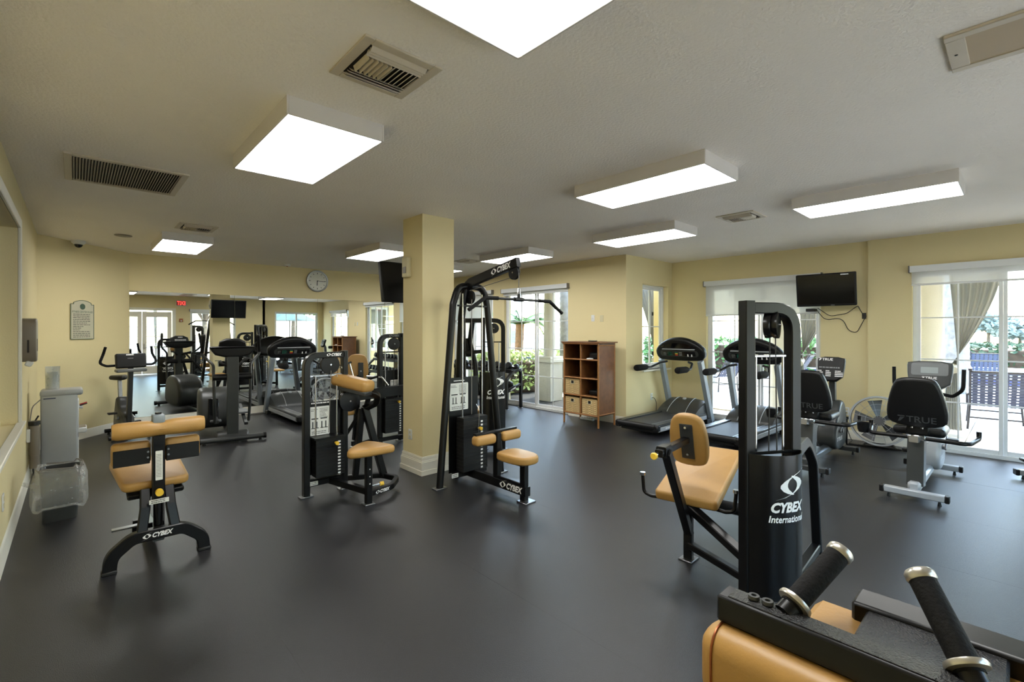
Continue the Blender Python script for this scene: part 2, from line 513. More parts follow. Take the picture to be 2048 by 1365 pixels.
def slider(n, p0, p1, z0, z1, outn, leaves=2, cols=2, rows=4, depth=.07, setback=.06, zr=None):
    """glazed sliding door or window between p0 and p1 (inner wall face), glass in a grid of muntins"""
    p0 = V(p0[0], p0[1], 0); p1 = V(p1[0], p1[1], 0); t = (p1-p0); L = t.length; t.normalize(); o = V(outn[0], outn[1], 0)
    root = sroot('window_%d' % n, p0+t*(L/2))
    R = Matrix((t, o, V(0, 0, 1))).transposed()
    def P(s, d, z): return t*(s-L/2)+o*d+V(0, 0, z)
    fw = .045
    for nm, c, d in (('jamb', P(fw/2, setback+depth/2, (z0+z1)/2), (fw, depth, z1-z0)), ('jamb', P(L-fw/2, setback+depth/2, (z0+z1)/2), (fw, depth, z1-z0)),
                     ('head', P(L/2, setback+depth/2, z1-fw/2), (L-2*fw, depth, fw)), ('sill', P(L/2, setback+depth/2, z0+.025), (L-2*fw, depth+.03, .05))):
        MB().box(c, d, .003, R).build(nm, 'frame_white', root)
    lw = (L-2*fw)/leaves; a0, b0 = z0+.05, z1-fw; st = .04
    pane_me = {}
    for k in range(leaves):
        s0 = fw+k*lw; s1 = s0+lw; dd = setback+.022+(k % 2)*.026
        mb = MB()
        for c, d in ((P(s0+st/2, dd, (a0+b0)/2), (st, .024, b0-a0)), (P(s1-st/2, dd, (a0+b0)/2), (st, .024, b0-a0)),
                     (P((s0+s1)/2, dd, b0-st/2), (lw-2*st, .024, st)), (P((s0+s1)/2, dd, a0+st*.7), (lw-2*st, .024, st*1.4))): mb.box(c, d, .002, R)
        mb.build('sash_frame', 'frame_white', root)
        g0, g1, h0, h1 = s0+st, s1-st, a0+st*1.4, b0-st
        for c in range(1, cols): MB().box(P(g0+(g1-g0)*c/cols, dd, (h0+h1)/2), (.018, .014, h1-h0), .002, R).build('muntin', 'frame_white', root)
        zz = [h0+(h1-h0)*r/rows for r in range(rows+1)]
        for r in range(1, rows): MB().box(P((g0+g1)/2, dd, zz[r]), (g1-g0, .012, .018), .002, R).build('muntin', 'frame_white', root)
        for c in range(cols):
            for r in range(rows):
                w_ = (g1-g0)/cols; h_ = zz[1]-zz[0]
                key = (round(w_, 4), round(h_, 4))
                if key not in pane_me: pane_me[key] = MB().box((0, 0, 0), (w_-.012, .004, h_-.012), 0, R).mesh('pane', 'glass')
                q = link('pane', pane_me[key], root); q.location = P(g0+w_*(c+.5), dd, zz[r]+h_/2)
    return root

def shade(name, label, p0, p1, z_top, z_bot, inn, m='shade_sheer', roll=.035, group='roller shades'):
    p0 = V(p0[0], p0[1], 0); p1 = V(p1[0], p1[1], 0); t = (p1-p0); L = t.length; t.normalize(); o = V(inn[0], inn[1], 0)
    c = p0+t*(L/2)
    root = thing(name, label, 'roller shade', (c.x, c.y, z_top), 0, group)
    R = Matrix((t, o, V(0, 0, 1))).transposed()
    MB().cyl(t*(-L/2+.01)+o*roll, t*(L/2-.01)+o*roll, roll-.004, n=16).build('roll', 'shade_fabric', root)
    MB().box(o*(roll*2)+V(0, 0, .0), (L, .004, roll*2+.02), .001, R).build('fascia', 'frame_white', root)
    for sg in (-1, 1): MB().box(t*(sg*(L/2+.008))+o*roll, (.014, roll*2+.01, roll*2+.03), .002, R).build('bracket', 'cable_grey', root)
    h = z_top-z_bot
    MB().box(o*.012+V(0, 0, -h/2), (L-.03, .003, h), 0, R).build('fabric', m, root)
    MB().box(o*.012+V(0, 0, -h), (L-.03, .014, .026), .004, R).build('bottom_rail', 'frame_white', root)
    return root

# floor slab with the rubber sheeting laid in rolls
fl = struct(MB().box((4.2, 4.5, -.06), (9.6, 12.8, .1), 0).build('floor', 'floor_slab'))
wd = 1.22; x = XL-.02; k = 0
while x < XN+.05:
    x1 = min(x+wd, XN+.06)
    y1 = YM+.02
    y0 = YB-.32
    def strip(xa, xb, ya, yb):
        MB().box(((xa+xb)/2, (ya+yb)/2, -.005), (xb-xa-.0003, yb-ya, .010), .0004).build('rubber_roll', 'rubber', fl)
    if x < XS-.01 and x1 > XS+.01:
        strip(x, XS+.02, y0, y1); strip(XS+.0225, x1, y0, YR+.02)
    elif x >= XS-.01: strip(x, x1, y0, YR+.02)
    else: strip(x, x1, y0, y1)
    x = x1
struct(MB().box((4.2, 4.4, CEIL+.06), (9.9, 13.0, .12), 0).build('ceiling', 'ceiling_paint'))

wall('wall_left', (XL, YB-.2), (XL, 9.27), (-1, 0), [(4.2-YB+.2, 6.25-YB+.2, .80, 2.60)])
wall('wall_angled', (XL, 9.27), (.69, YM), (-.753, .658))
wall('wall_far', (.69, YM), (XS+.2, YM), (0, 1))
wall('wall_shelf', (XS, YM+.2), (XS, YR), (1, 0), [(YM+.2-9.95, YM+.2-8.36, 0, 2.52), (YM+.2-7.97, YM+.2-6.08, 0, 2.52)])
wall('wall_return', (XS+.2, YR), (XN+.2, YR), (0, 1), [(7.65-XS-.2, 8.57-XS-.2, .93, 2.52)])
wall('wall_nook', (XN, YR), (XN, YJ), (1, 0), [(YR-4.05, YR-2.20, 0, 2.50)])
wall('wall_right', (XR, YJ), (XR, YB-.5), (1, 0), [(YJ-1.07, YJ+.71, 0, 2.50)], th=.24)
wall('wall_back', (XL, YB), (6.07, YB), (0, -1), [(.92-XL, 2.78-XL, .0, 2.44), (3.35-XL, 4.95-XL, 0, 2.44)])
wall('wall_back_recess', (6.07, YB-.3), (XR+.24, YB-.3), (0, -1), [(.48, 2.38, 0, 2.50)])
wall('wall_back_jog', (6.07, YB), (6.07, YB-.5), (-1, 0), th=.1)

# baseboards with a stepped profile
BBP = [(0, 0), (.022, 0), (.022, .012), (.017, .02), (.017, .085), (.013, .093), (.013, .118), (.006, .130), (0, .135)]
def baseboard(name, segs):
    mb = MB()
    for (a, b, inn) in segs:
        a = V(a[0], a[1], 0); b = V(b[0], b[1], 0); i = V(inn[0], inn[1], 0).normalized()
        n = len(BBP); vs = [a+i*p+V(0, 0, q) for p, q in BBP]+[b+i*p+V(0, 0, q) for p, q in BBP]
        fs = [(j, (j+1) % n, n+(j+1) % n, n+j) for j in range(n)]+[tuple(range(n)), tuple(range(2*n-1, n-1, -1))]
        mb.add(vs, fs)
    struct(mb.build(name, 'trim_paint'))
baseboard('baseboard_left', [((XL, YB), (XL, 9.27), (1, 0))])
baseboard('baseboard_angled', [((XL, 9.27), (.69, YM), (.753, -.658))])
baseboard('baseboard_far', [((.69, YM), (XS, YM), (0, -1))])
baseboard('baseboard_shelf', [((XS, YM), (XS, 9.97), (-1, 0)), ((XS, 8.34), (XS, 7.99), (-1, 0)), ((XS, 6.06), (XS, YR), (-1, 0))])
baseboard('baseboard_return', [((XS-.022, YR), (XN, YR), (0, -1))])
baseboard('baseboard_nook', [((XN, YR), (XN, 4.07), (-1, 0)), ((XN, 2.18), (XN, YJ), (-1, 0))])
baseboard('baseboard_right', [((XR, YJ), (XR, 1.09), (-1, 0)), ((XR, -.73), (XR, YB-.3), (-1, 0))])
baseboard('baseboard_back', [((XL, YB), (.90, YB), (0, 1)), ((2.80, YB), (3.33, YB), (0, 1)), ((4.97, YB), (6.07, YB), (0, 1))])

# square column with its own base moulding
cx0, cx1, cy0, cy1 = 2.92, 3.36, 4.67, 5.10
colm = struct(MB().box(((cx0+cx1)/2, (cy0+cy1)/2, CEIL/2), (cx1-cx0, cy1-cy0, CEIL), 0).build('column', 'wall_paint'))
mb = MB()
for o_, z0_, z1_ in ((.030, 0, .055), (.022, .055, .062), (.022, .062, .15), (.016, .15, .165), (.010, .165, .20), (.004, .20, .212)):
    mb.box(((cx0+cx1)/2, (cy0+cy1)/2, (z0_+z1_)/2), (cx1-cx0+2*o_, cy1-cy0+2*o_, z1_-z0_), .001)
mb.build('base_moulding', 'trim_paint', colm)

# glazing
slider(1, (XN, 4.05), (XN, 2.20), .0, 2.50, (1, 0))
slider(2, (XR, 1.07), (XR, -.71), .0, 2.50, (1, 0))
slider(3, (7.65, YR), (8.57, YR), .93, 2.52, (0, 1), leaves=2, cols=1, rows=2, setback=.10)
slider(4, (XS, 7.97), (XS, 6.08), .0, 2.52, (1, 0))
slider(5, (XS, 9.95), (XS, 8.36), .0, 2.52, (1, 0))
slider(6, (3.35, YB), (4.95, YB), .0, 2.44, (0, -1))
slider(7, (6.55, YB-.3), (8.45, YB-.3), .0, 2.50, (0, -1))
slider(8, (XL, 4.2), (XL, 6.25), .80, 2.60, (-1, 0), leaves=2, cols=1, rows=1, setback=.12)
# sill board and latches of the return window
w3 = bpy.data.objects['window_3']
BX('sill_board', (0, .02, .915), (.98, .14, .03), 'trim_paint', w3)
for zz in (1.22, 1.98): BX('latch', (.035, .085, zz), (.022, .03, .07), 'cable_black', w3, .004)
# casing round the left wall window
t1 = sroot('trim_1', (XL, 5.225, 1.7))
for nm, c, d in (('casing', (.012, 1.07, 0), (.024, .09, 1.98)), ('casing', (.012, -1.07, 0), (.024, .09, 1.98)), ('casing', (.012, 0, .945), (.024, 2.05, .09)),
                 ('casing', (.012, 0, -.945), (.024, 2.05, .09)), ('stool', (.02, 0, -.895), (.06, 2.25, .022))): BX(nm, c, d, 'trim_paint', t1, .008)

# french doors and exit sign on the wall behind (seen in the mirrors)
d1 = sroot('door_1', (1.85, YB, 0))
for s in (-1, 1):
    c = s*.455
    mb = MB()
    for cc, dd in (((c-.385, -.08, 1.2), (.13, .045, 2.36)), ((c+.385, -.08, 1.2), (.13, .045, 2.36)), ((c, -.08, 2.27), (.64, .045, .2)), ((c, -.08, .17), (.64, .045, .3))): mb.box(cc, dd, .004)
    mb.build('leaf', 'trim_paint', d1)
    for r in range(1, 5): BX('muntin', (c, -.08, .32+1.85*r/5), (.64, .03, .02), 'trim_paint', d1)
    for r in range(5): BX('pane', (c, -.08, .32+1.85*(r+.5)/5), (.63, .004, .35), 'glass', d1, 0)
BX('casing', (0, .01, 2.47), (2.06, .03, .1), 'trim_paint', d1)
for s in (-1, 1): BX('casing', (s*.98, .01, 1.21), (.1, .03, 2.42), 'trim_paint', d1)
TUBE('door_handle', [(.06, -.05, 1.02), (.06, 0.0, 1.02), (.17, 0.0, 1.02)], .011, 'nickel', d1, .01)
BX('lock_plate', (.06, -.05, 1.06), (.05, .015, .2), 'nickel', d1)
ex = thing('exit_sign', 'red lit exit sign above the double doors, seen in the mirror', 'exit sign', (3.05, YB+.03, 2.73))
BX('housing', (0, 0, 0), (.34, .05, .22), 'white_plastic', ex)
BX('lit_panel', (0, .027, 0), (.30, .006, .18), 'red_print', ex)
g = text_geo('EXIT', 0, .03); vs, fs = g
x0 = min(v.x for v in vs); x1_ = max(v.x for v in vs); y0_ = min(v.y for v in vs); y1_ = max(v.y for v in vs)
MB().add([V(-((v.x-x0)/(x1_-x0)-.5)*.27, .0315, ((v.y-y0_)/(y1_-y0_)-.5)*.15) for v in vs], [f[::-1] for f in fs]).build('lettering', 'exit_red', ex)
al = thing('fire_alarm', 'small dark red strobe alarm beside the double doors in the mirror', 'alarm', (3.05, YB, 2.06))
BX('back_box', (0, .02, 0), (.12, .04, .13), 'copper', al); BX('strobe', (0, .05, -.02), (.05, .03, .05), 'white_plastic', al, .01)

# roller shades
shade('roller_shade', 'white roller shade half lowered behind the wall television', (XN, 4.07), (XN, 2.18), 2.53, 1.94, (-1, 0))
shade('roller_shade', 'sheer white roller shade barely lowered over the far right glass door', (XR, 1.09), (XR, -.73), 2.52, 2.30, (-1, 0), 'shade_open')
shade('roller_shade', 'white roller shade rolled up above the sliding door left of the wicker shelf', (XS, 7.99), (XS, 6.06), 2.54, 2.44, (-1, 0))
shade('roller_shade', 'white roller shade lowered behind the cable machine by the dumbbells', (XS, 9.97), (XS, 8.34), 2.55, 1.92, (-1, 0))
shade('roller_shade', 'white roller shade over the patio door beside the exit sign, seen in mirror', (3.33, YB), (4.97, YB), 2.46, 2.34, (0, 1))

# mirrors
xs = [.69, 2.30, 3.90, 5.50, 7.08]
for i, nm in enumerate(('leftmost frameless wall mirror panel beside the upright bike', 'second wall mirror panel, behind the treadmill console', 'third wall mirror panel, below the round clock', 'rightmost wall mirror panel, behind the square column')):
    o = BX('mirror', (0, 0, 0), (xs[i+1]-xs[i]-.003, .008, 2.21), 'mirror_glass', None, .003)
    o.location = ((xs[i]+xs[i+1])/2, YM-.006, 1.245); tag(o, nm, 'mirror', 'wall mirror panels')

# ------------------------------------------------------------------ ceiling fixtures
def ceiling_light(x0, y0, label, first=[None]):
    if first[0] is None:
        r = thing('ceiling_light', label, 'ceiling light', (0, 0, 0), 0, 'fluorescent ceiling fixtures')
        w, l, h = .60, 1.24, .11
        mb = MB()
        mb.box((-w/2+.006, 0, -h/2), (.012, l, h), .002); mb.box((w/2-.006, 0, -h/2), (.012, l, h), .002)
        mb.box((0, -l/2+.006, -h/2), (w-.024, .012, h), .002); mb.box((0, l/2-.006, -h/2), (w-.024, .012, h), .002); mb.box((0, 0, -.006), (w-.024, l-.024, .012), 0)
        mb.build('housing', 'housing_white', r)
        BX('diffuser', (0, 0, -h+.006), (w-.026, l-.026, .006), 'diffuser', r, .001)
        first[0] = r
    else: r = copy_tree(first[0]); r['label'] = label
    r.location = (x0+.30, y0+.62, CEIL)
    return r
ceiling_light(.88, .32, 'ceiling light cut by the top edge of the photo, nearest to the camera')
ceiling_light(.88, 2.83, 'large boxy ceiling light beside the near air vent, upper left')
ceiling_light(.86, 7.87, 'small-looking far left ceiling light near the dome camera')
ceiling_light(3.40, 1.59, 'ceiling light above the leg extension machine, between two others')
ceiling_light(3.38, 6.60, 'ceiling light partly hidden behind the square column')
ceiling_light(5.34, .36, 'rightmost ceiling light, above the recumbent bikes')
ceiling_light(5.33, 2.87, 'ceiling light left of the small square air vent, above the treadmills')
ceiling_light(5.31, 5.36, 'ceiling light above the tip of the pulldown machine boom')
ceiling_light(5.31, 7.88, 'farthest ceiling light, a sliver right of the column')

def supply_vent(x, y, label, rz=0, s=1.0, first=[None]):
    if first[0] is None:
        r = thing('air_vent', label, 'air vent', (0, 0, 0), 0, 'square ceiling air vents')
        S = .21
        mb = MB()
        for c, d in (((-S+.025, 0, -.006), (.05, 2*S, .012)), ((S-.025, 0, -.006), (.05, 2*S, .012)), ((0, -S+.025, -.006), (2*S-.1, .05, .012)), ((0, S-.025, -.006), (2*S-.1, .05, .012))): mb.box(c, d, .003)
        mb.build('vent_frame', 'vent_paint', r)
        BX('duct_opening', (0, 0, -.002), (2*S-.1, 2*S-.1, .003), 'slat_dark', r, 0)
        lo = MB().box((0, 0, 0), (.30, .030, .003), .001, RX(radians(-38))).mesh('louver', 'vent_paint')
        for i in range(3):
            q = link('louver', lo, r); q.location = (0, -.145+.022*i, -.016)
        lo2 = MB().box((0, 0, 0), (.30, .034, .003), .001, RX(radians(38))).mesh('louver', 'vent_paint')
        for i in range(4):
            q = link('louver', lo2, r); q.location = (0, .085+.023*i, -.020)
        a = MB().box((0, 0, 0), (.003, .155, .030), .001, RY(radians(-20))).mesh('louver', 'vent_paint')
        b = MB().box((0, 0, 0), (.003, .155, .034), .001, RY(radians(48))).mesh('louver', 'vent_paint')
        for i in range(12):
            q = link('louver', a if i < 6 else b, r); q.location = (-.135+.0245*i, -.006, -.020)
        first[0] = r
    else: r = copy_tree(first[0]); r['label'] = label
    r.location = (x, y, CEIL); r.rotation_euler = (0, 0, rz)
    return r
supply_vent(1.17, 2.22, 'big near square air vent with louvers, right of the boxy ceiling light')
supply_vent(1.16, 7.28, 'flat far air vent just above the far left ceiling light')
supply_vent(5.74, 2.25, 'square air vent between the two right-hand ceiling lights', pi/2)
supply_vent(5.55, 7.25, 'small far air vent between the column and the pulldown boom', pi/2)

g = thing('return_grille', 'long ribbed return air grille on the left of the ceiling', 'air grille', (.33, 5.28, CEIL))
mb = MB()
for c, d in (((-.37, 0, -.007), (.05, .84, .014)), ((.37, 0, -.007), (.05, .84, .014)), ((0, -.395, -.007), (.69, .05, .014)), ((0, .395, -.007), (.69, .05, .014))): mb.box(c, d, .003)
mb.build('grille_frame', 'vent_paint', g)
BX('duct_opening', (0, 0, -.002), (.69, .74, .003), 'slat_dark', g, 0)
sl = MB().box((0, 0, 0), (.0025, .74, .018), .0008, RY(radians(32))).mesh('slat', 'vent_paint')
for i in range(38):
    q = link('slat', sl, g); q.location = (-.335+.0181*i, 0, -.011)
p = thing('ceiling_panel', 'beige framed access panel at the top right corner of the ceiling', 'ceiling panel', (3.11, -.28, CEIL))
mb = MB()
for c, d in (((-.185, 0, -.008), (.05, 1.06, .016)), ((.185, 0, -.008), (.05, 1.06, .016)), ((0, -.495, -.008), (.32, .07, .016)), ((0, .495, -.008), (.32, .07, .016))): mb.box(c, d, .003)
mb.build('panel_frame', 'vent_paint', p); BX('panel', (0, 0, -.006), (.32, .92, .01), 'beige_panel', p, 0)
CYL('screw', (0, .50, -.018), (0, .50, -.014), .006, 'slat_dark', p)

dc = thing('dome_camera', 'small white dome security camera in the left ceiling corner', 'camera', (.04, 9.55, CEIL))
MB().lathe([(.085, 0), (.085, -.03), (.06, -.055), (.05, -.06)], n=28).build('base', 'white_plastic', dc)
MB().lathe([(.05, -.058), (.047, -.075), (.034, -.095), (.014, -.106), (0.0, -.108)], n=24).build('dome', 'screen_black', dc, None, 80)
sp = tag(MB().lathe([(.10, 0), (.10, -.008), (.085, -.014), (.03, -.016), (0, -.016)], n=28).build('ceiling_speaker', 'grey_dispenser'), 'flat round grey ceiling disc near the dome camera', 'speaker'); sp.location = (.5, 8.6, CEIL)
sd = thing('smoke_detector', 'tiny white detector on the ceiling above the clock', 'detector', (3.15, 10.1, CEIL))
MB().lathe([(.06, 0), (.06, -.02), (.05, -.035), (.02, -.04), (0, -.04)], n=24).build('body', 'white_plastic', sd); CYL('sensor', (0, 0, -.05), (0, 0, -.038), .018, 'copper', sd)

# unseen corridor box beyond the left wall window, added to block garden light
cr = struct(MB().box((-2.1, 5.2, 1.5), (.15, 6.0, 3.2), 0).box((-1.3, 2.2, 1.5), (1.6, .15, 3.2), 0).box((-1.3, 8.2, 1.5), (1.6, .15, 3.2), 0).build('corridor_light_block', 'wall_paint'))
MB().box((-1.3, 5.2, 2.9), (1.7, 6.1, .1), 0).build('light_block_ceiling', 'ceiling_paint', cr); MB().box((-1.3, 5.2, -.05), (1.7, 6.1, .1), 0).build('light_block_floor', 'paver', cr)
# ------------------------------------------------------------------ strength machines
def foot_plate(par, x, y, w=.13, d=.08, m='steel'): 
    return BX('foot_plate', (x, y, .006), (w, d, .012), m, par, .003)
def stack(par, c, w, d, z0, z1, axis_x, face, n=14, pin=.75, rods=None, strip=.3):
    """weight stack: plates as separate pieces, number strip, selector pin; axis_x = width direction, face = outward direction of the numbered side"""
    X = Vector(axis_x).normalized(); Y = Vector(face).normalized(); R = Matrix((X, Y, V(0, 0, 1))).transposed()
    h = (z1-z0)/n; me = MB().box((0, 0, 0), (w, d, h-.0012), .0012, R).mesh('weight_plate', 'black_plastic')
    for i in range(n):
        q = link('weight_plate', me, par); q.location = Vector(c)+V(0, 0, z0+h*(i+.5))
    M = frame(Vector(c)+Y*(d/2+.002)+X*(w*strip), X, V(0, 0, 1)) if X.cross(V(0, 0, 1)).dot(Y) > 0 else frame(Vector(c)+Y*(d/2+.002)+X*(w*strip), -X, V(0, 0, 1))
    mb = MB()
    for i in range(n-1):
        z = z0+h*(i+.5)
        mb.add([M @ V(x, z+y, 0) for x, y in ((-.014, -h*.26), (.014, -h*.26), (.014, h*.26), (-.014, h*.26))], [(0, 1, 2, 3)])
    mb.build('weight_numbers', 'white_print', par)
    pz = z0+(z1-z0)*pin
    p = Vector(c)+Y*(d/2)+X*(w*(strip-.14)); p.z = pz
    MB().cyl(p, p+Y*.035, .009, n=12).cyl(p+Y*.03, p+Y*.055, .019, n=14).build('selector_pin', 'yellow_knob', par)
def rods(par, pts, z0, z1, r=.008):
    for (x, y) in pts: CYL('guide_rod', (x, y, z0), (x, y, z1), r, 'chrome', par, n=10)
def pulley(par, c, axis, r, w=.03, m='black_plastic', name='pulley'):
    a = Vector(axis).normalized(); c = Vector(c)
    q = MB().lathe([(r*.35, -w/2-.004), (r, -w/2), (r*1.0, -w/5), (r*.9, 0), (r, w/5), (r, w/2), (r*.35, w/2+.004)], c, a, 28).build(name, m, par)
    MB().cyl(c-a*(w/2+.012), c+a*(w/2+.012), .009, n=10).build('axle_bolt', 'chrome', q)
    return q
def placard(par, M, w, h, seed=1):
    p = MB().prism(rrect(w, h, .012), .002, M).build('placard', 'placard', par)
    LINES(M @ Matrix.Translation((w*.22, h*.27, .003)), w*.46, h*.34, 7, p, seed=seed)
    LINES(M @ Matrix.Translation((-w*.26, h*.38, .003)), w*.36, h*.1, 2, p, seed=seed+1)
    LINES(M @ Matrix.Translation((0, -h*.40, .003)), w*.8, h*.12, 2, p, seed=seed+2)
    mb = MB()
    for x in (-w*.25, w*.2):
        mb.add([M @ V(x+a, y, .003) for a, y in ((-w*.17, h*.06), (w*.17, h*.06), (w*.17, h*.10), (-w*.17, h*.10))], [(0, 1, 2, 3)])
        for k in (-1, 1):
            mb.add([M @ V(x+k*.02+a, y, .003) for a, y in ((-.006, -h*.26), (.006, -h*.26), (.006, -h*.02), (-.006, -h*.02))], [(0, 1, 2, 3)])
            mb.add([M @ V(x+k*.02+a, y, .003) for a, y in ((-.015, -h*.26), (.02, -h*.26), (.02, -h*.235), (-.015, -h*.235))], [(0, 1, 2, 3)])
    mb.build('exercise_diagram', 'dark_print', p)
    return p
def sticker(par, M, w, h, rows=2):
    p = MB().prism(rrect(w, h, .004), .0015, M).build('sticker', 'placard', par)
    LINES(M @ Matrix.Translation((0, 0, .0022)), w*.8, h*.8, rows, p, th=.4 if rows < 4 else .3, seed=9)
def shroud(par, e, n, w, bulge, z0, z1, o, logo_w, logo_z, logo_s):
    """curved weight-stack cover between two posts: e along the tower, n towards the viewer"""
    e = Vector(e); n = Vector(n); o = Vector(o); N = 20; mb = MB()
    def pt(s, z, off=0.0):
        t = s/w; b = bulge*(1-abs(2*t-1)**2.6)
        db = -bulge*2.6*abs(2*t-1)**1.6*2*(1 if t > .5 else -1)/w
        nn = (n-e*db).normalized()
        return o+e*s+n*b+V(0, 0, z)+nn*off
    vs = []; fs = []
    for off in (0.0, -.006):
        for z in (z0, z1):
            for i in range(N+1): vs.append(pt(w*i/N, z, off))
    q = N+1
    for i in range(N):
        fs += [(i, i+1, q+i+1, q+i), (2*q+i+1, 2*q+i, 3*q+i, 3*q+i+1), (q+i, q+i+1, 3*q+i+1, 3*q+i), (i+1, i, 2*q+i, 2*q+i+1)]
    sh = mb.add(vs, fs).build('shroud', 'black_satin', par, 'curved black cover with white lettering', 30)
    LOGO('big', None, logo_w, sh, fn=lambda x, y: pt(logo_s+x, logo_z+y, .0025))
    return sh

BLK = 'black_metal'

# --- back extension machine with tan pads, near left wall
a = thing('back_extension_machine', 'back extension machine with tan roll pad above a tan seat, nearest on the left', 'exercise machine', (.445, 4.24, 0))
BAR('front_arch_foot', [(-.275, -.01, .0), (-.265, -.01, .11), (-.15, -.01, .205), (.15, -.01, .205), (.265, -.01, .11), (.275, -.01, .0)], .06, .078, BLK, a, .11, (0, 1, 0))
for s in (-1, 1): BX('rubber_foot', (s*.275, -.01, .012), (.085, .075, .024), 'rubber_black', a, .006)
LOGO('small', frame((0, -.0415, .205), (1, 0, 0), (0, 0, 1)), .17, a)
for s in (-1, 1): BAR('side_plate', [(s*.10, .0, .20), (s*.075, .05, .38), (s*.07, .10, .50)], .06, .075, BLK, a, .03, (1, 0, 0))
CYL('gas_spring', (0, .05, .20), (0, .04, .50), .028, 'black_satin', a)
CYL('spring_rod', (.035, .06, .22), (.03, .05, .48), .007, 'chrome', a, n=10)
BAR('base_spine', [(0, .02, .17), (0, .45, .09), (0, .82, .06)], .07, .07, BLK, a, .05)
BAR('rear_foot', [(-.09, .82, .04), (.09, .82, .04)], .06, .06, BLK, a)
fp = MB().box((-.17, .16, .235), (.17, .05, .012), .002).build('foot_rest', 'steel', a)
BAR('foot_rest_arm', [(-.14, .16, .215), (-.02, .16, .215)], .04, .03, BLK, a)
BAR('mast', [(0, .03, .42), (0, .02, .90)], .066, .075, BLK, a, 0, (0, 1, 0))
BAR('mast_tube', [(0, .03, .87), (0, .03, 1.0)], .05, .05, 'black_satin', a, 0, (0, 1, 0))
CU('adjust_block', (0, .03, 1.02), (.075, .085, .065), .012, 'grey_enamel', a)
CYL('adjust_button', (0, .03, 1.05), (0, .03, 1.066), .02, 'black_satin', a)
sticker(a, frame((0, -.021, .69), (1, 0, 0), (0, 0, 1)), .042, .21, 16)
sticker(a, frame((0, -.022, .435), (1, 0, 0), (0, 0, 1)), .115, .032)
CYL('pull_knob', (-.0, -.02, .50), (-.0, -.055, .50), .024, 'yellow_knob', a)
MB().prism(rrect(.53, .105, .045, 5), .265, frame((-.0, 0, 0), (0, 1, 0), (0, 0, 1))) 
rp = MB(); n_ = 18
ring = rrect(.115, .118, .05, 5)
sec = []
for i in range(n_+1):
    t = i/n_; xx = -.27+.54*t
    dip = .016*math.exp(-((xx)/.05)**2)
    sc = 1.0 if 0 < i < n_ else .86
    sec.append((xx+(.0 if 0 < i < n_ else 0), dip, sc))
vs = []; m_ = len(ring)
for (xx, dip, sc) in sec:
    for (p, q) in ring: vs.append(V(xx+.01, -.0+p*sc+.02, .955+q*sc-(dip if q > 0 else -dip*.3)))
fs = [(i*m_+j, i*m_+(j+1) % m_, (i+1)*m_+(j+1) % m_, (i+1)*m_+j) for i in range(n_) for j in range(m_)]+[tuple(range(m_))[::-1], tuple(n_*m_+j for j in range(m_))]
rp.add(vs, [f[::-1] for f in fs]).build('roll_pad', 'tan_vinyl', a, 'tan cylindrical upper back pad', 50)
for s in (-1, 1):
    CU('lumbar_pad', (s*.150+.0, .085, .78), (.225, .075, .17), .03, 'tan_vinyl', a, RX(-.12))
    BX('pad_backing', (s*.150, .038, .76), (.205, .012, .115), 'black_plastic', a, .004, RX(.02))
    for q in (-1, 1): CYL('bolt', (s*.06, .028, .77+q*.02), (s*.06, .018, .77+q*.02), .007, 'steel', a, n=8)
seat_o = [(q[0], q[1]+.28) for q in rrect(.40, .56, .05)]
seat_o = [(x_*(1+.12*y_/.56)-.03*y_/.56, y_) for x_, y_ in seat_o]
MB().pad(seat_o, .065, .022, frame((0, .09, .495), (1, 0, 0), (0, 1, .14))).build('seat', 'tan_vinyl', a, None, 60)
BX('seat_frame', (.0, .30, .475), (.34, .36, .04), BLK, a, .01, RX(.13))

# --- arm curl machine with a small weight tower
a = thing('arm_curl_machine', 'arm curl machine with tan elbow roll and triangular tan seat, left of the column', 'exercise machine', (1.88, 4.85, 0))
BAR('tower_frame', [(-.19, 0, .0), (-.19, 0, 1.41), (.19, 0, 1.41)], .075, .06, BLK, a, .13, (0, 1, 0))
BAR('tower_post', [(.20, .0, 0), (.20, .0, 1.45)], .075, .055, BLK, a, 0, (0, 1, 0))
foot_plate(a, -.19, 0); foot_plate(a, .20, 0)
LOGO('small', frame((.085, -.039, 1.413), (1, 0, 0), (0, 0, 1)), .15, a)
pulley(a, (.045, -.01, 1.31), (0, 1, 0), .095, .035)
BAR('upper_crossbar', [(-.17, .0, 1.20), (.18, .0, 1.20)], .03, .03, 'chrome', a)
rods(a, [(-.11, -.04), (.105, -.04)], .30, 1.20)
TUBE('cable', [(.045, -.04, 1.25), (.02, -.04, .62)], .004, 'cable_grey', a, 0, 6)
stack(a, (0.01, -.06, 0), .29, .12, .20, .58, (1, 0, 0), (0, -1, 0), 12, .86)
BX('stack_cover', (0, -.06, .585), (.31, .14, .02), BLK, a)
BX('back_panel', (.0, .02, .65), (.34, .012, .58), BLK, a)
placard(a, frame((-.055, -.0, .745), (1, 0, 0), (0, 0, 1)), .20, .29, 3)
LINES(frame((-.04, -.0, .925), (1, 0, 0), (0, 0, 1)), .2, .025, 1, a, 'white_print', .5, 4, 'printed_heading')
BAR('base_beam', [(-.19, 0, .13), (.20, 0, .13)], .06, .07, BLK, a)
shroud(a, V(-1, 0, 0), V(0, 1, 0), .38, .09, .18, .90, V(.19, .035, 0), .24, .62, .19)
sticker(a, frame((-.13, -.034, .13), (1, 0, 0), (0, 0, 1)), .09, .04)
BAR('side_beam', [(.05, 0, .12), (.18, -.58, .12)], .06, .06, BLK, a)
BAR('seat_post', [(.18, -.60, 0), (.18, -.60, .47)], .055, .06, BLK, a, 0, (0, 1, 0))
foot_plate(a, .18, -.60, .1, .09)
mb = MB()
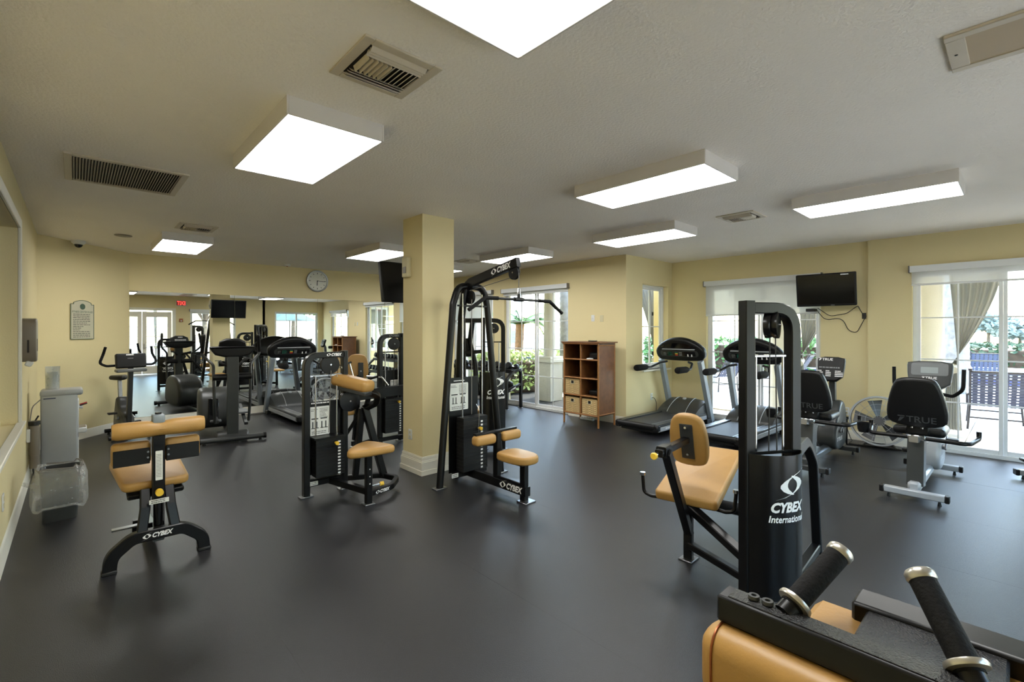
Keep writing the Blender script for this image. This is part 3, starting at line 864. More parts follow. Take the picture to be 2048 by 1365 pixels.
for i in range(3): mb.cyl((.18, -.631, .20+.07*i), (.18, -.6325, .20+.07*i), .006, n=8)
mb.build('height_marks', 'white_print', a)
CYL('seat_pin', (.21, -.60, .17), (.30, -.62, .175), .008, 'chrome', a, n=10); CYL('pull_knob', (.29, -.617, .174), (.325, -.624, .176), .02, 'yellow_knob', a)
st = smooth_poly([(-.23, .05), (-.23, -.04), (.12, -.20), (.20, -.18), (.21, .16), (.14, .20), (-.02, .17)], 2)
MB().pad(st, .075, .028, frame((.18, -.58, .475), (.94, .34, 0), (-.34, .94, 0))).build('seat', 'tan_vinyl', a, None, 60)
BAR('base_hoop', [(.19, -.60, .10), (.45, -.55, .10), (.62, -.36, .10), (.55, -.14, .10), (.2, .0, .11)], .055, .05, BLK, a, .10, (0, 0, 1))
LOGO('small', frame((.335, -.603, .10), (.26, .05, 0), (0, 0, 1)), .16, a)
BAR('arm_post', [(.56, -.18, .10), (.36, -.14, .86)], .06, .07, BLK, a)
BAR('arm_post', [(.30, -.05, .12), (.34, -.12, .84)], .05, .06, BLK, a)
BAR('post_brace', [(.33, -.08, .46), (.45, -.16, .50)], .04, .04, BLK, a)
BAR('pad_arm', [(.36, -.14, .84), (.44, -.24, .90), (.42, -.33, 1.0), (.30, -.26, 1.03)], .055, .06, BLK, a, .06)
pulley(a, (.24, -.03, .92), (0, 1, 0), .11, .05, 'black_satin', 'cam')
dv = V(.22, -.47, 0).normalized(); R = Matrix((dv, V(-dv.y, dv.x, 0), V(0, 0, 1))).transposed()
CU('elbow_pad', (.23, -.14, 1.118), (.47, .175, .13), .05, 'tan_vinyl', a, R @ RY(.15))
BX('pad_backing', (.22, -.145, 1.048), (.44, .12, .045), 'dark_grey_plastic', a, .008, R @ RY(.15))
TUBE('lift_arm', [(.17, .0, 1.28), (.24, -.03, 1.12)], .012, 'chrome', a); TUBE('lift_link', [(.27, .03, 1.32), (.33, .02, 1.08)], .009, 'chrome', a); BAR('link_bar', [(.2, .02, 1.30), (.29, .03, 1.32)], .02, .02, BLK, a)

# --- chest press behind the column
a = thing('chest_press_machine', 'black press machine with a beige back pad, half hidden behind the column', 'exercise machine', (3.45, 6.40, 0))
BAR('tower_frame', [(-.17, 0, 0), (-.17, 0, 1.58), (.17, 0, 1.58)], .075, .06, BLK, a, .14, (0, 1, 0))
BAR('tower_post', [(.17, 0, 0), (.17, 0, 1.62)], .075, .055, BLK, a, 0, (0, 1, 0))
foot_plate(a, -.17, 0); foot_plate(a, .17, 0)
LOGO('small', frame((.05, -.039, 1.583), (1, 0, 0), (0, 0, 1)), .16, a, 'grey_print')
pulley(a, (.05, -.01, 1.46), (0, 1, 0), .09, .04)
rods(a, [(-.10, -.03), (.11, -.03)], .25, 1.34)
BAR('upper_crossbar', [(-.16, 0, 1.34), (.17, 0, 1.34)], .02, .02, BLK, a)
TUBE('cable', [(.05, -.03, 1.4), (.03, -.03, .6)], .004, 'cable_black', a, 0, 6)
stack(a, (0.0, -.05, 0), .28, .12, .16, .66, (1, 0, 0), (0, -1, 0), 14, .9, strip=.36)
BX('back_panel', (0, .03, .62), (.30, .012, .9), BLK, a)
placard(a, frame((.08, .02, .80), (1, 0, 0), (0, 0, 1)), .14, .24, 7)
BAR('base_beam', [(-.60, -.02, .07), (.17, -.02, .07)], .06, .07, BLK, a)
shroud(a, V(-1, 0, 0), V(0, 1, 0), .34, .09, .18, 1.05, V(.17, .04, 0), .22, .76, .17)
BAR('press_beam', [(-.62, -.12, .76), (.16, -.12, .78)], .12, .14, BLK, a, 0, (0, 1, 0))
BX('beam_cap', (-.62, -.12, .85), (.16, .05, .02), 'chrome', a, .006)
bp_o = smooth_poly([(-.15, -.19), (.13, -.19), (.15, .05), (.11, .19), (-.09, .19), (-.15, .08)], 2)
MB().pad(bp_o, .06, .02, frame((-.46, .10, 1.13), (-.94, .3, 0), (-.07, .05, 1))).build('back_pad', 'tan_vinyl', a, None, 60)
BX('pad_bracket', (-.45, .03, 1.08), (.07, .02, .24), BLK, a, .008, RZ(-.31)); CYL('bolt', (-.452, .022, 1.08), (-.456, .010, 1.08), .01, 'steel', a, n=8)
BAR('back_post', [(-.52, .08, .10), (-.46, .05, 1.02)], .06, .06, BLK, a)
BAR('leg', [(-.40, -.15, .78), (-.52, .06, .0)], .05, .06, BLK, a); foot_plate(a, -.52, .06); BAR('leg', [(-.46, -.1, .6), (-.75, .1, .02)], .045, .06, BLK, a)
CU('seat', (-.72, .2, .50), (.36, .38, .07), .03, 'tan_vinyl', a)
BAR('seat_post', [(-.70, .2, .02), (-.70, .2, .47)], .06, .06, BLK, a)
TUBE('press_handle', [(-.1, -.12, .86), (-.18, -.08, .98), (-.38, .0, 1.0)], .016, 'chrome', a, .06)
TUBE('press_handle', [(-.45, -.12, .84), (-.42, -.05, .95), (-.25, -.1, 1.0)], .016, 'foam_grip', a, .06)

# --- lat pulldown beside the column
a = thing('lat_pulldown_machine', 'tall lat pulldown machine with angled boom and wide hanging bar beside the column', 'exercise machine', (3.21, 4.20, 0))
TUBE('tower_frame', [(-.40, -.04, .0), (-.20, 0, 1.95), (-.13, 0, 2.15), (.22, 0, 2.15), (.28, 0, 1.95), (.46, -.04, .0)], .038, BLK, a, .13, 14)
foot_plate(a, -.40, -.04, .14, .09); foot_plate(a, .46, -.04, .14, .09)
TUBE('rear_leg', [(-.02, .02, 2.13), (-.02, .09, 1.8), (-.01, .22, 0)], .042, BLK, a, .2, 14)
BAR('boom', [(.0, .10, 2.10), (.0, -.06, 2.19), (.0, -.82, 2.335)], .055, .095, BLK, a, .06, (1, 0, 0))
LOGO('small', frame((-.0285, -.60, 2.293), (0, -1, .19), (0, .19, 1)), .30, a)
pulley(a, (0.0, -.76, 2.235), (1, 0, 0), .070, .03); pulley(a, (.02, -.02, 2.03), (1, 0, 0), .075, .03)
TUBE('boom_cable', [(-.005, -.05, 2.10), (-.005, -.72, 2.19)], .004, 'cable_grey', a, 0, 6)
TUBE('cable', [(0.0, -.825, 2.23), (0, -.825, 2.08)], .004, 'cable_grey', a, 0, 6)
MB().tube([(-.022, -.825, 2.0), (-.012, -.825, 2.07), (.012, -.825, 2.07), (.022, -.825, 2.0)], .005, 8).build('clip', 'chrome', a)
CYL('swivel', (0, -.825, 1.96), (0, -.825, 2.02), .017, 'black_satin', a, .012)
bar = TUBE('lat_bar', [(-.62, -.825, 1.845), (-.43, -.825, 1.965), (.45, -.825, 1.965), (.64, -.825, 1.845)], .0125, 'black_satin', a, .05, 12)
for s in (-1, 1):
    MB().tube([(.01+s*.63, -.825, 1.845), (.01+s*.44, -.825, 1.963), (.01+s*.28, -.825, 1.965)], .018, 12, .04).build('hand_grip', 'foam_grip', bar)
CYL('bar_sleeve', (-.06, -.825, 1.965), (.06, -.825, 1.965), .02, 'black_satin', bar)
rods(a, [(-.13, -.08), (.14, -.08)], .20, 2.06)
BAR('upper_crossbar', [(-.18, -.06, 1.93), (.22, -.06, 1.93)], .02, .02, BLK, a)
stack(a, (0.0, -.08, 0), .33, .13, .14, .72, (1, 0, 0), (0, -1, 0), 15, .78, strip=.25)
BX('back_panel', (-.02, .05, .62), (.40, .012, 1.04), BLK, a)
placard(a, frame((-.09, .04, .93), (1, 0, 0), (0, 0, 1)), .25, .30, 5)
LINES(frame((-.08, .04, 1.105), (1, 0, 0), (0, 0, 1)), .16, .02, 1, a, 'white_print', .5, 4, 'printed_heading')
TUBE('stack_cable', [(-.01, -.085, 2.0), (-.01, -.085, .74)], .004, 'cable_grey', a, 0, 6)
TUBE('pin_lanyard', [(.0, -.15, .86), (.04, -.16, .78), (.03, -.155, .6), (.03, -.155, .4)], .004, 'chrome', a, .03, 6)
BAR('base_spine', [(0, .22, .10), (0, -.95, .10)], .09, .07, BLK, a, 0, (0, 0, 1))
BX('base_gusset', (0, -.70, .115), (.06, .36, .12), BLK, a, .006)
BAR('stack_base', [(-.2, -.04, .10), (.22, -.04, .10)], .06, .05, BLK, a)
sticker(a, frame((-.23, -.08, .11), (1, 0, 0), (0, 0, 1)), .085, .045)
BAR('seat_post', [(0, -.90, 0), (0, -.90, .38)], .07, .06, BLK, a, 0, (0, 1, 0)); foot_plate(a, 0, -.93, .14, .13)
BAR('knee_post', [(0, -.50, .08), (0, -.50, .60)], .07, .06, BLK, a, 0, (0, 1, 0))
LOGO('small', frame((-.0365, -.76, .105), (0, -1, 0), (0, 0, 1)), .32, a)
for s in (-1, 1): CU('knee_pad', (s*.175, -.50, .555), (.26, .115, .10), .035, 'tan_vinyl', a)
BX('knee_pad_bracket', (0, -.48, .615), (.56, .05, .022), BLK, a, .004)
MB().pad(smooth_poly([(-.14, -.20), (.14, -.20), (.16, .16), (.09, .22), (-.09, .22), (-.16, .16)], 2), .075, .022, frame((0, -.83, .375), (1, 0, 0), (0, 1, 0))).build('seat', 'tan_vinyl', a, None, 60)
BX('seat_plate', (0, -.82, .37), (.2, .3, .012), BLK, a)

# --- leg extension machine in the right foreground
a = thing('leg_extension_machine', 'large leg extension machine with tan seat and curved black cover, right foreground', 'exercise machine', (3.07, 1.17, 0))
e = V(cos(radians(-30)), sin(radians(-30)), 0); n = V(-.5, -.866, 0); TW = .335
# posts and bent top tube
R30 = RZ(radians(-30))
MB().bar([(0, 0, 0), (0, 0, 1.845)], .075, .07, 0, n).build('tower_post', BLK, a)
MB().bar([e*.03+V(0, 0, 1.80), e*TW+V(0, 0, 1.80), e*TW+V(0, 0, .0)], .075, .07, .17, n).build('tower_frame', BLK, a)
foot_plate(a, 0, 0); foot_plate(a, e.x*TW, e.y*TW)
pulley(a, e*.185+V(0, 0, 1.695), V(-.15, .98, 0), .085, .075, 'black_satin')
for s_ in (.16, .20): TUBE('cable', [e*s_+V(0, 0, 1.64)+n*.01, e*(s_+(.0 if s_ < .2 else .02))+V(0, 0, .9)], .004, 'cable_black', a, 0, 6)
BAR('upper_crossbar', [e*.03+V(0, 0, 1.50), e*.32+V(0, 0, 1.50)], .018, .018, 'chrome', a)
for s_ in (.065, .265): q = e*s_; rods(a, [(q.x, q.y)], .25, 1.50, .008)
stack(a, e*.165, .22, .12, .14, .80, (e.x, e.y, 0), (-n.x, -n.y, 0), 15, .8)
shroud(a, e, n, TW+.05, .10, .03, .905, V(-.02, 0, 0)+n*.03, .235, .60, .203)
BX('cover_back', e*.165+n*.03+V(0, 0, .90), (TW, .01, .02), BLK, a, .002, R30)
# forward frame and foot
p1 = V(3.98-3.07, 1.05-1.17, 0)
MB().bar([e*TW+V(0, 0, .86), p1*.86+V(0, 0, .87), p1*1.0+V(0, 0, .70), p1*1.08], .06, .07, .16).build('front_leg', BLK, a)
foot_plate(a, p1.x*1.08, p1.y*1.08)
BAR('front_base', [e*TW+V(0, 0, .06), p1*1.06+V(0, 0, .06)], .06, .06, BLK, a)
# seat, its frame, back pad on an adjustable arm
fw = V(.987, .16, 0).normalized(); lf = V(-fw.y, fw.x, 0)
so = V(3.23-3.07, 1.645-1.17, 0)
MB().pad([(x_+.36, y_) for x_, y_ in rrect(.80, .44, .03)], .075, .02, frame(so+V(0, 0, .42), fw+V(0, 0, .27), lf)).build('seat', 'tan_vinyl', a, None, 60)
MB().bar([so+fw*-.02+V(0, 0, .40), so+fw*.62+V(0, 0, .57)], .10, .05, 0, lf).build('seat_frame', BLK, a)
MB().bar([so+fw*.04+V(0, 0, .42), so+fw*.04], .06, .055, 0, lf).build('rear_leg', BLK, a); q = so+fw*.04; BX('foot_plate', (q.x, q.y, .006), (.12, .10, .012), 'steel', a)
MB().bar([so+fw*.06+V(0, 0, .17), so+fw*-.46+lf*-.02+V(0, 0, .88)], .055, .06, 0, lf).build('back_arm_post', BLK, a)
MB().bar([so+fw*-.54+V(0, 0, .885), so+fw*-.02+V(0, 0, .875)], .05, .045, 0, lf).build('back_arm', BLK, a)
MB().bar([so+fw*-.50+V(0, 0, .885), so+fw*-.40+V(0, 0, .885)], .065, .07, 0, lf).build('arm_sleeve', BLK, a)
q0 = so+fw*-.54+V(0, 0, .885); MB().cyl(q0, q0-fw*.07, .010, n=10).build('arm_pin', 'chrome', a); MB().lathe([(.012, 0), (.021, .008), (.023, .02), (.018, .03)], q0-fw*.06, -fw, 16).build('pull_knob', 'yellow_knob', a)
up = (V(0, 0, 1)-fw*.28).normalized()
bo = [(-.10, -.20), (.10, -.20), (.135, -.12), (.135, .05), (.10, .20), (-.10, .20), (-.135, .05), (-.135, -.12)]
MB().pad(smooth_poly(bo, 2), .065, .022, frame(so+fw*.02+V(0, 0, .86), lf, up)).build('back_pad', 'tan_vinyl', a, None, 60)
MB().box(so+fw*.008+V(0, 0, .86), (.012, .09, .27), .003, Matrix((fw, lf, up)).transposed()).build('pad_bracket', 'dark_grey_plastic', a)
for dz in (-.10, .11): c = so+fw*-.0+V(0, 0, .86)+up*dz; MB().cyl(c, c-fw*.012, .009, n=8).build('bolt', 'chrome', a)
MB().bar([so+fw*.02+V(0, 0, .40), e*.02+V(0, 0, .22)], .055, .07).build('upper_tie', BLK, a)
MB().bar([so+fw*.04+V(0, 0, .11), e*.02+V(0, 0, .10)], .05, .05).build('lower_tie', BLK, a)
for s in (-1, 1):
    c = so+lf*(s*.22)
    TUBE('side_handle', [c+fw*.02+V(0, 0, .42)-lf*(s*.1), c+V(0, 0, .415)+lf*(s*.04), c+lf*(s*.10)+V(0, 0, .43), c+lf*(s*.11)+fw*.0+V(0, 0, .56)], .013, 'black_satin', a, .05, 10)
    c2 = c+lf*(s*.11)+V(0, 0, .56); CYL('handle_cap', c2, c2+V(0, 0, .022), .02, 'chrome', a)
# leg roller arm under the seat front
q = so+fw*.72+V(0, 0, .50)
MB().bar([q, q+fw*.10+V(0, 0, -.34)], .05, .05, 0, lf).build('leg_arm', BLK, a)
MB().cyl(q+fw*.12+V(0, 0, -.34)-lf*.19, q+fw*.12+V(0, 0, -.34)+lf*.19, .05, n=20).build('leg_roller', 'foam_grip', a)

# --- cable tower with cover, behind the pulldown
a = thing('row_machine', 'black weight machine with lettered curved cover, just behind the pulldown machine', 'exercise machine', (4.39, 4.93, 0))
e = V(.7344, -.6787, 0); n = V(-.6787, -.7344, 0)
MB().bar([e*-.54+V(0, 0, 1.80), V(0, 0, 1.80), V(0, 0, 0)], .07, .06, .13, n).build('tower_frame', BLK, a)
MB().bar([e*-.28, e*-.28+V(0, 0, 1.84)], .07, .06, 0, n).build('tower_post', BLK, a)
MB().bar([e*-.55+V(0, 0, 1.83), e*-.55], .06, .055, 0, n).build('rear_post', BLK, a)
foot_plate(a, .0, 0, .13, .09); q = e*-.28; foot_plate(a, q.x, q.y); q = e*-.55; foot_plate(a, q.x, q.y)
pulley(a, e*-.13+V(0, 0, 1.69), n, .07, .03)
BAR('upper_crossbar', [e*-.26+V(0, 0, 1.50), e*-.03+V(0, 0, 1.50)], .016, .016, BLK, a)
for s_ in (-.21, -.06): q = e*s_; rods(a, [(q.x, q.y)], .3, 1.5)
TUBE('cable', [e*-.13+n*.05+V(0, 0, 1.64), e*-.13+n*.05+V(0, 0, .7)], .004, 'cable_black', a, 0, 6)
stack(a, e*-.14, .22, .10, .12, .85, (e.x, e.y, 0), (-n.x, -n.y, 0), 15, .8)
shroud(a, e, n, .36, .12, .16, 1.09, e*-.33+n*.02, .24, .82, .235)
MB().bar([e*-.55+V(0, 0, 1.35), e*-.28+V(0, 0, 1.37)], .05, .05, 0, n).build('cross_tie', BLK, a)
TUBE('swing_arm', [e*-.43+V(0, 0, 1.77), e*-.47+n*-.05+V(0, 0, 1.5), e*-.40+n*-.1+V(0, 0, 1.2), e*-.36+V(0, 0, .75)], .035, BLK, a, .12, 12)
MB().bar([e*-.55+V(0, 0, .08), V(0, 0, .08)], .05, .06, 0, V(0, 0, 1)).build('base_beam', BLK, a)
BX('counterweight', e*-.5+n*-.1+V(0, 0, 1.42), (.10, .10, .26), BLK, a, .01)
CU('seat', e*-.35+n*-.55+V(0, 0, .46), (.36, .36, .07), .03, 'tan_vinyl', a)
MB().bar([e*-.35+n*-.55, e*-.35+n*-.55+V(0, 0, .43)], .06, .06).build('seat_post', BLK, a)
MB().bar([e*-.35+n*-.55+V(0, 0, .07), e*-.28+V(0, 0, .07)], .06, .06).build('base_spine', BLK, a)

# --- machine cut off at the bottom right corner: two bars with angled grips over a tan chest roll
a = thing('abdominal_machine', 'machine at the bottom right corner with two angled black grips and tan pad', 'exercise machine', (1.08, -.05, 0))
BX('grip_beam', (-.105, -.02, 1.103), (.055, .98, .054), BLK, a, .005)
BX('rear_beam', (.075, -.10, 1.10), (.075, .76, .06), BLK, a, .006)
BX('cross_plate', (-.02, .16, 1.105), (.125, .19, .035), 'textured_black', a, .004)
BX('cross_plate', (-.02, -.34, 1.105), (.125, .12, .035), 'textured_black', a, .004)
BX('grit_strip', (-.105, -.02, 1.1305), (.04, .94, .002), 'textured_black', a, .0005)
MB().cushion((-.127, .005, 1.0), (.105, .975, .15), .042, None, 5).build('chest_pad', 'tan_vinyl', a, 'tan chest roll under the black bar', 60)
MB().tube([(-.127+x_, .46, 1.0+z_) for x_, z_ in rrect(.105, .15, .04)], .0025, 6, close=True).build('pad_piping', 'copper', a)
BX('lower_pad', (.0, .03, 1.06), (.17, .64, .07), 'tan_vinyl', a, .015)
for (b0, b1) in (((-.08, .35, 1.135), (.03, .30, 1.215)), ((-.075, .105, 1.135), (.005, .17, 1.225))):
    b0 = V(*b0); b1 = V(*b1); d = (b1-b0).normalized()
    g = MB().cyl(b0, b1, .0205, n=24).build('hand_grip', 'foam_grip', a)
    MB().lathe([(.021, 0), (.023, .003), (.023, .013), (.020, .017), (.008, .0175), (0, .015)], b1-d*.002, d, 28).build('end_cap', 'nickel', g)
    MB().lathe([(.021, 0), (.029, .002), (.0305, .006), (.029, .011), (.021, .013)], b0+d*.004, d, 28).build('collar', 'nickel', g)
    MB().cyl(b0-d*.02, b0+d*.01, .019, n=20).build('grip_base', BLK, g)
for y in (.41, .385): MB().lathe([(.008, 0), (.011, .004), (.010, .010), (.005, .010), (.004, .006), (0, .006)], (-.105+.005, y, 1.13), (0, 0, 1), 14).build('bolt', 'dark_grey_plastic', a)
BAR('mast', [(.06, -.1, .0), (.06, -.1, 1.08)], .09, .09, BLK, a, 0, (0, 1, 0))
BAR('base_beam', [(.06, -.75, .05), (.06, .30, .05)], .08, .08, BLK, a)
for y in (-.75, .30): BAR('base_foot', [(-.2, y, .035), (.32, y, .035)], .07, .07, BLK, a)
CU('seat', (.36, -.1, .50), (.40, .42, .08), .03, 'tan_vinyl', a); BAR('seat_post', [(.06, -.1, .30), (.36, -.1, .46)], .06, .06, BLK, a)
# ------------------------------------------------------------------ cardio machines
def make_treadmill():
    r = thing('treadmill', 'treadmill', 'treadmill', (0, 0, 0), 0, 'treadmills')
    # forward = +x, origin at the rear edge of the deck
    BX('deck_base', (.86, 0, .10), (1.66, .60, .10), 'black_plastic', r, .01)
    BX('running_belt', (.82, 0, .168), (1.50, .50, .012), 'belt', r, .002)
    for s in (-1, 1):
        BX('side_rail', (.84, s*.325, .155), (1.66, .12, .07), 'dark_grey_plastic', r, .012)
        BX('rail_stripe', (.84, s*.275, .1935), (1.64, .018, .004), 'steel', r, .001)
        BX('rail_skirt', (.84, s*.388, .115), (1.62, .012, .065), 'silver_plastic', r, .004)
    M = frame((.34, -.3955, .118), (1, 0, 0), (0, 0, 1)); LINES(M, .22, .035, 1, r, 'white_print', .8, 3, 'logo_lettering')
    MB().cyl((.03, -.33, .145), (.03, .33, .145), .05, n=16).build('rear_roller', 'black_plastic', r)
    for s in (-1, 1): BX('end_cap', (.04, s*.345, .13), (.10, .10, .11), 'black_plastic', r, .02)
    # motor hood, arched
    N = 14; prof = []
    for i in range(N+1):
        t = i/N; x = 1.28+.60*t; z = .19+.23*sin(min(1, t*1.25)*pi/2)**.8-(.10*max(0, t-.75)/.25)
        prof.append((x, z))
    prof += [(1.88, .05), (1.28, .05)]
    W2 = .34; vs = []; fs = []; n = len(prof)
    secs = [(-W2-.02, .72), (-W2+.04, .93), (-.15, 1.0), (.15, 1.0), (W2-.04, .93), (W2+.02, .72)]
    for y, k in secs:
        for (x, z) in prof: vs.append(V(x, y, z if z <= .051 else .19+(z-.19)*k))
    for j in range(len(secs)-1):
        for i in range(n): fs.append((j*n+i, (j+1)*n+i, (j+1)*n+(i+1) % n, j*n+(i+1) % n))
    fs += [tuple(range(n)), tuple((len(secs)-1)*n+i for i in range(n))[::-1]]
    hood = MB().add(vs, fs).build('motor_hood', 'dark_grey_plastic', r, None, 45)
    for s in (-1, 1):
        pts = [(x+.0, s*.17*(1-.15*i/N), z+.004) for i, (x, z) in enumerate(prof[:N])]
        MB().tube(pts, .006, 6).build('hood_line', 'silver_plastic', hood)
    MB().lathe([(0, .01), (.03, .008), (.034, 0), (.034, -.01)][::-1], (1.60, .0, .415), (-.35, 0, 1), 20).build('badge', 'silver_plastic', hood)
    # uprights leaning towards the user
    for s in (-1, 1):
        MB().bar([(1.86, s*.385, .02), (1.80, s*.385, .16), (1.45, s*.375, 1.12)], .075, .11, .05, (0, 1, 0)).build('upright', 'grey_enamel', r)
        MB().bar([(1.90, s*.385, .04), (1.62, s*.385, .04)], .09, .07).build('upright_foot', 'black_plastic', r)
    # handrails
    for s in (-1, 1):
        MB().tube([(1.36, s*.20, 1.10), (1.30, s*.30, 1.08), (1.08, s*.375, 1.00), (.72, s*.385, 1.005)], .020, 10, .08).build('handrail', 'black_plastic', r)
        MB().lathe([(.014, 0), (.05, .012), (.056, .04), (.054, .30), (.038, .36), (.0, .365)], (.60, s*.385, 1.005), (1, 0, 0), 16).build('hand_grip', 'foam_grip', r)
    # console: rounded shell with raised arch, tilted to the user
    t = V(-.34, 0, .94).normalized()
    out = [(-.36, -.15), (.36, -.15), (.45, -.09), (.47, .0), (.46, .07), (.40, .14), (.30, .21), (.15, .275), (0, .29), (-.15, .275), (-.30, .21), (-.40, .14), (-.46, .07), (-.47, .0), (-.45, -.09)]
    C0 = V(1.40, 0, 1.24)
    M = frame(C0, (0, -1, 0), t)      # z of M points to the user
    MB().pad(smooth_poly(out, 2), .13, .045, M @ Matrix.Translation((0, 0, -.13))).build('console', 'black_plastic', r, None, 50)
    co = [o for o in r.children if o.name.startswith('console')][0]
    MB().prism(rrect(.72, .115, .05, 5), .008, M @ Matrix.Translation((0, .005, -.002))).build('key_panel', 'dark_grey_plastic', co)
    MB().prism(rrect(.62, .085, .015, 3), .003, M @ Matrix.Translation((0, .003, .006))).build('display', 'screen_black', co)
    LINES(M @ Matrix.Translation((-.17, .0, .0105)), .09, .07, 6, co, 'green_led', .4, 2, 'display_digits', 1.0)
    LINES(M @ Matrix.Translation((-.27, .0, .0105)), .06, .06, 6, co, 'grey_print', .4, 5, 'display_digits', 1.0)
    for i, c in enumerate(('green_led', 'yellow_knob', 'red_print')):
        MB().prism(rrect(.055, .015, .006, 2), .003, M @ Matrix.Translation((-.045, .027-.025*i, .009))).build('key', c, co)
        MB().prism(rrect(.055, .012, .005, 2), .003, M @ Matrix.Translation((.035, .027-.025*i, .009))).build('key', 'grey_print', co)
    for x in (.17, .24):
        for y in (-.012, -.034): MB().prism(circ(.011, 14), .003, M @ Matrix.Translation((x, y, .009))).build('key', 'white_print', co)
    MB().prism(smooth_poly([(-.30, .10), (.30, .10), (.22, .17), (.10, .205), (-.10, .205), (-.22, .17)], 2), .004, M @ Matrix.Translation((0, 0, -.002))).build('book_rest', 'screen_black', co)
    MB().box(M @ V(0, .09, .012), (.03, .62, .012), .004, Matrix((M.to_3x3() @ V(0, 0, 1), M.to_3x3() @ V(1, 0, 0), M.to_3x3() @ V(0, 1, 0))).transposed()).build('rest_ledge', 'silver_plastic', co)
    for s in (-1, 1):
        MB().prism(smooth_poly([(s*.36, .12), (s*.27, .12), (s*.25, .17)], 2), .005, M @ Matrix.Translation((0, 0, -.001))).build('vent', 'screen_black', co)
        MB().box(M @ V(s*.045, .245, -.012), (.01, .01, .03), .003).build('clip', 'white_print', co)
    LOGO('ICAL', frame(C0+V(.135, 0, .0)+t*.16, (0, 1, 0), t), .35, co, 'grey_print')
    return r
tm = make_treadmill()
tm.location = (6.60, 4.22, 0); tm['label'] = 'treadmill in front of the narrow window, left of the pair facing the patio'
t2 = copy_tree(tm); t2.location = (6.64, 3.00, 0); t2['label'] = 'treadmill facing the patio door, mostly behind the leg extension machine tower'
t3 = copy_tree(tm); t3.location = (3.20, 8.48, 0); t3.rotation_euler = (0, 0, pi/2); t3['label'] = 'grey treadmill facing the mirrors on the far wall'

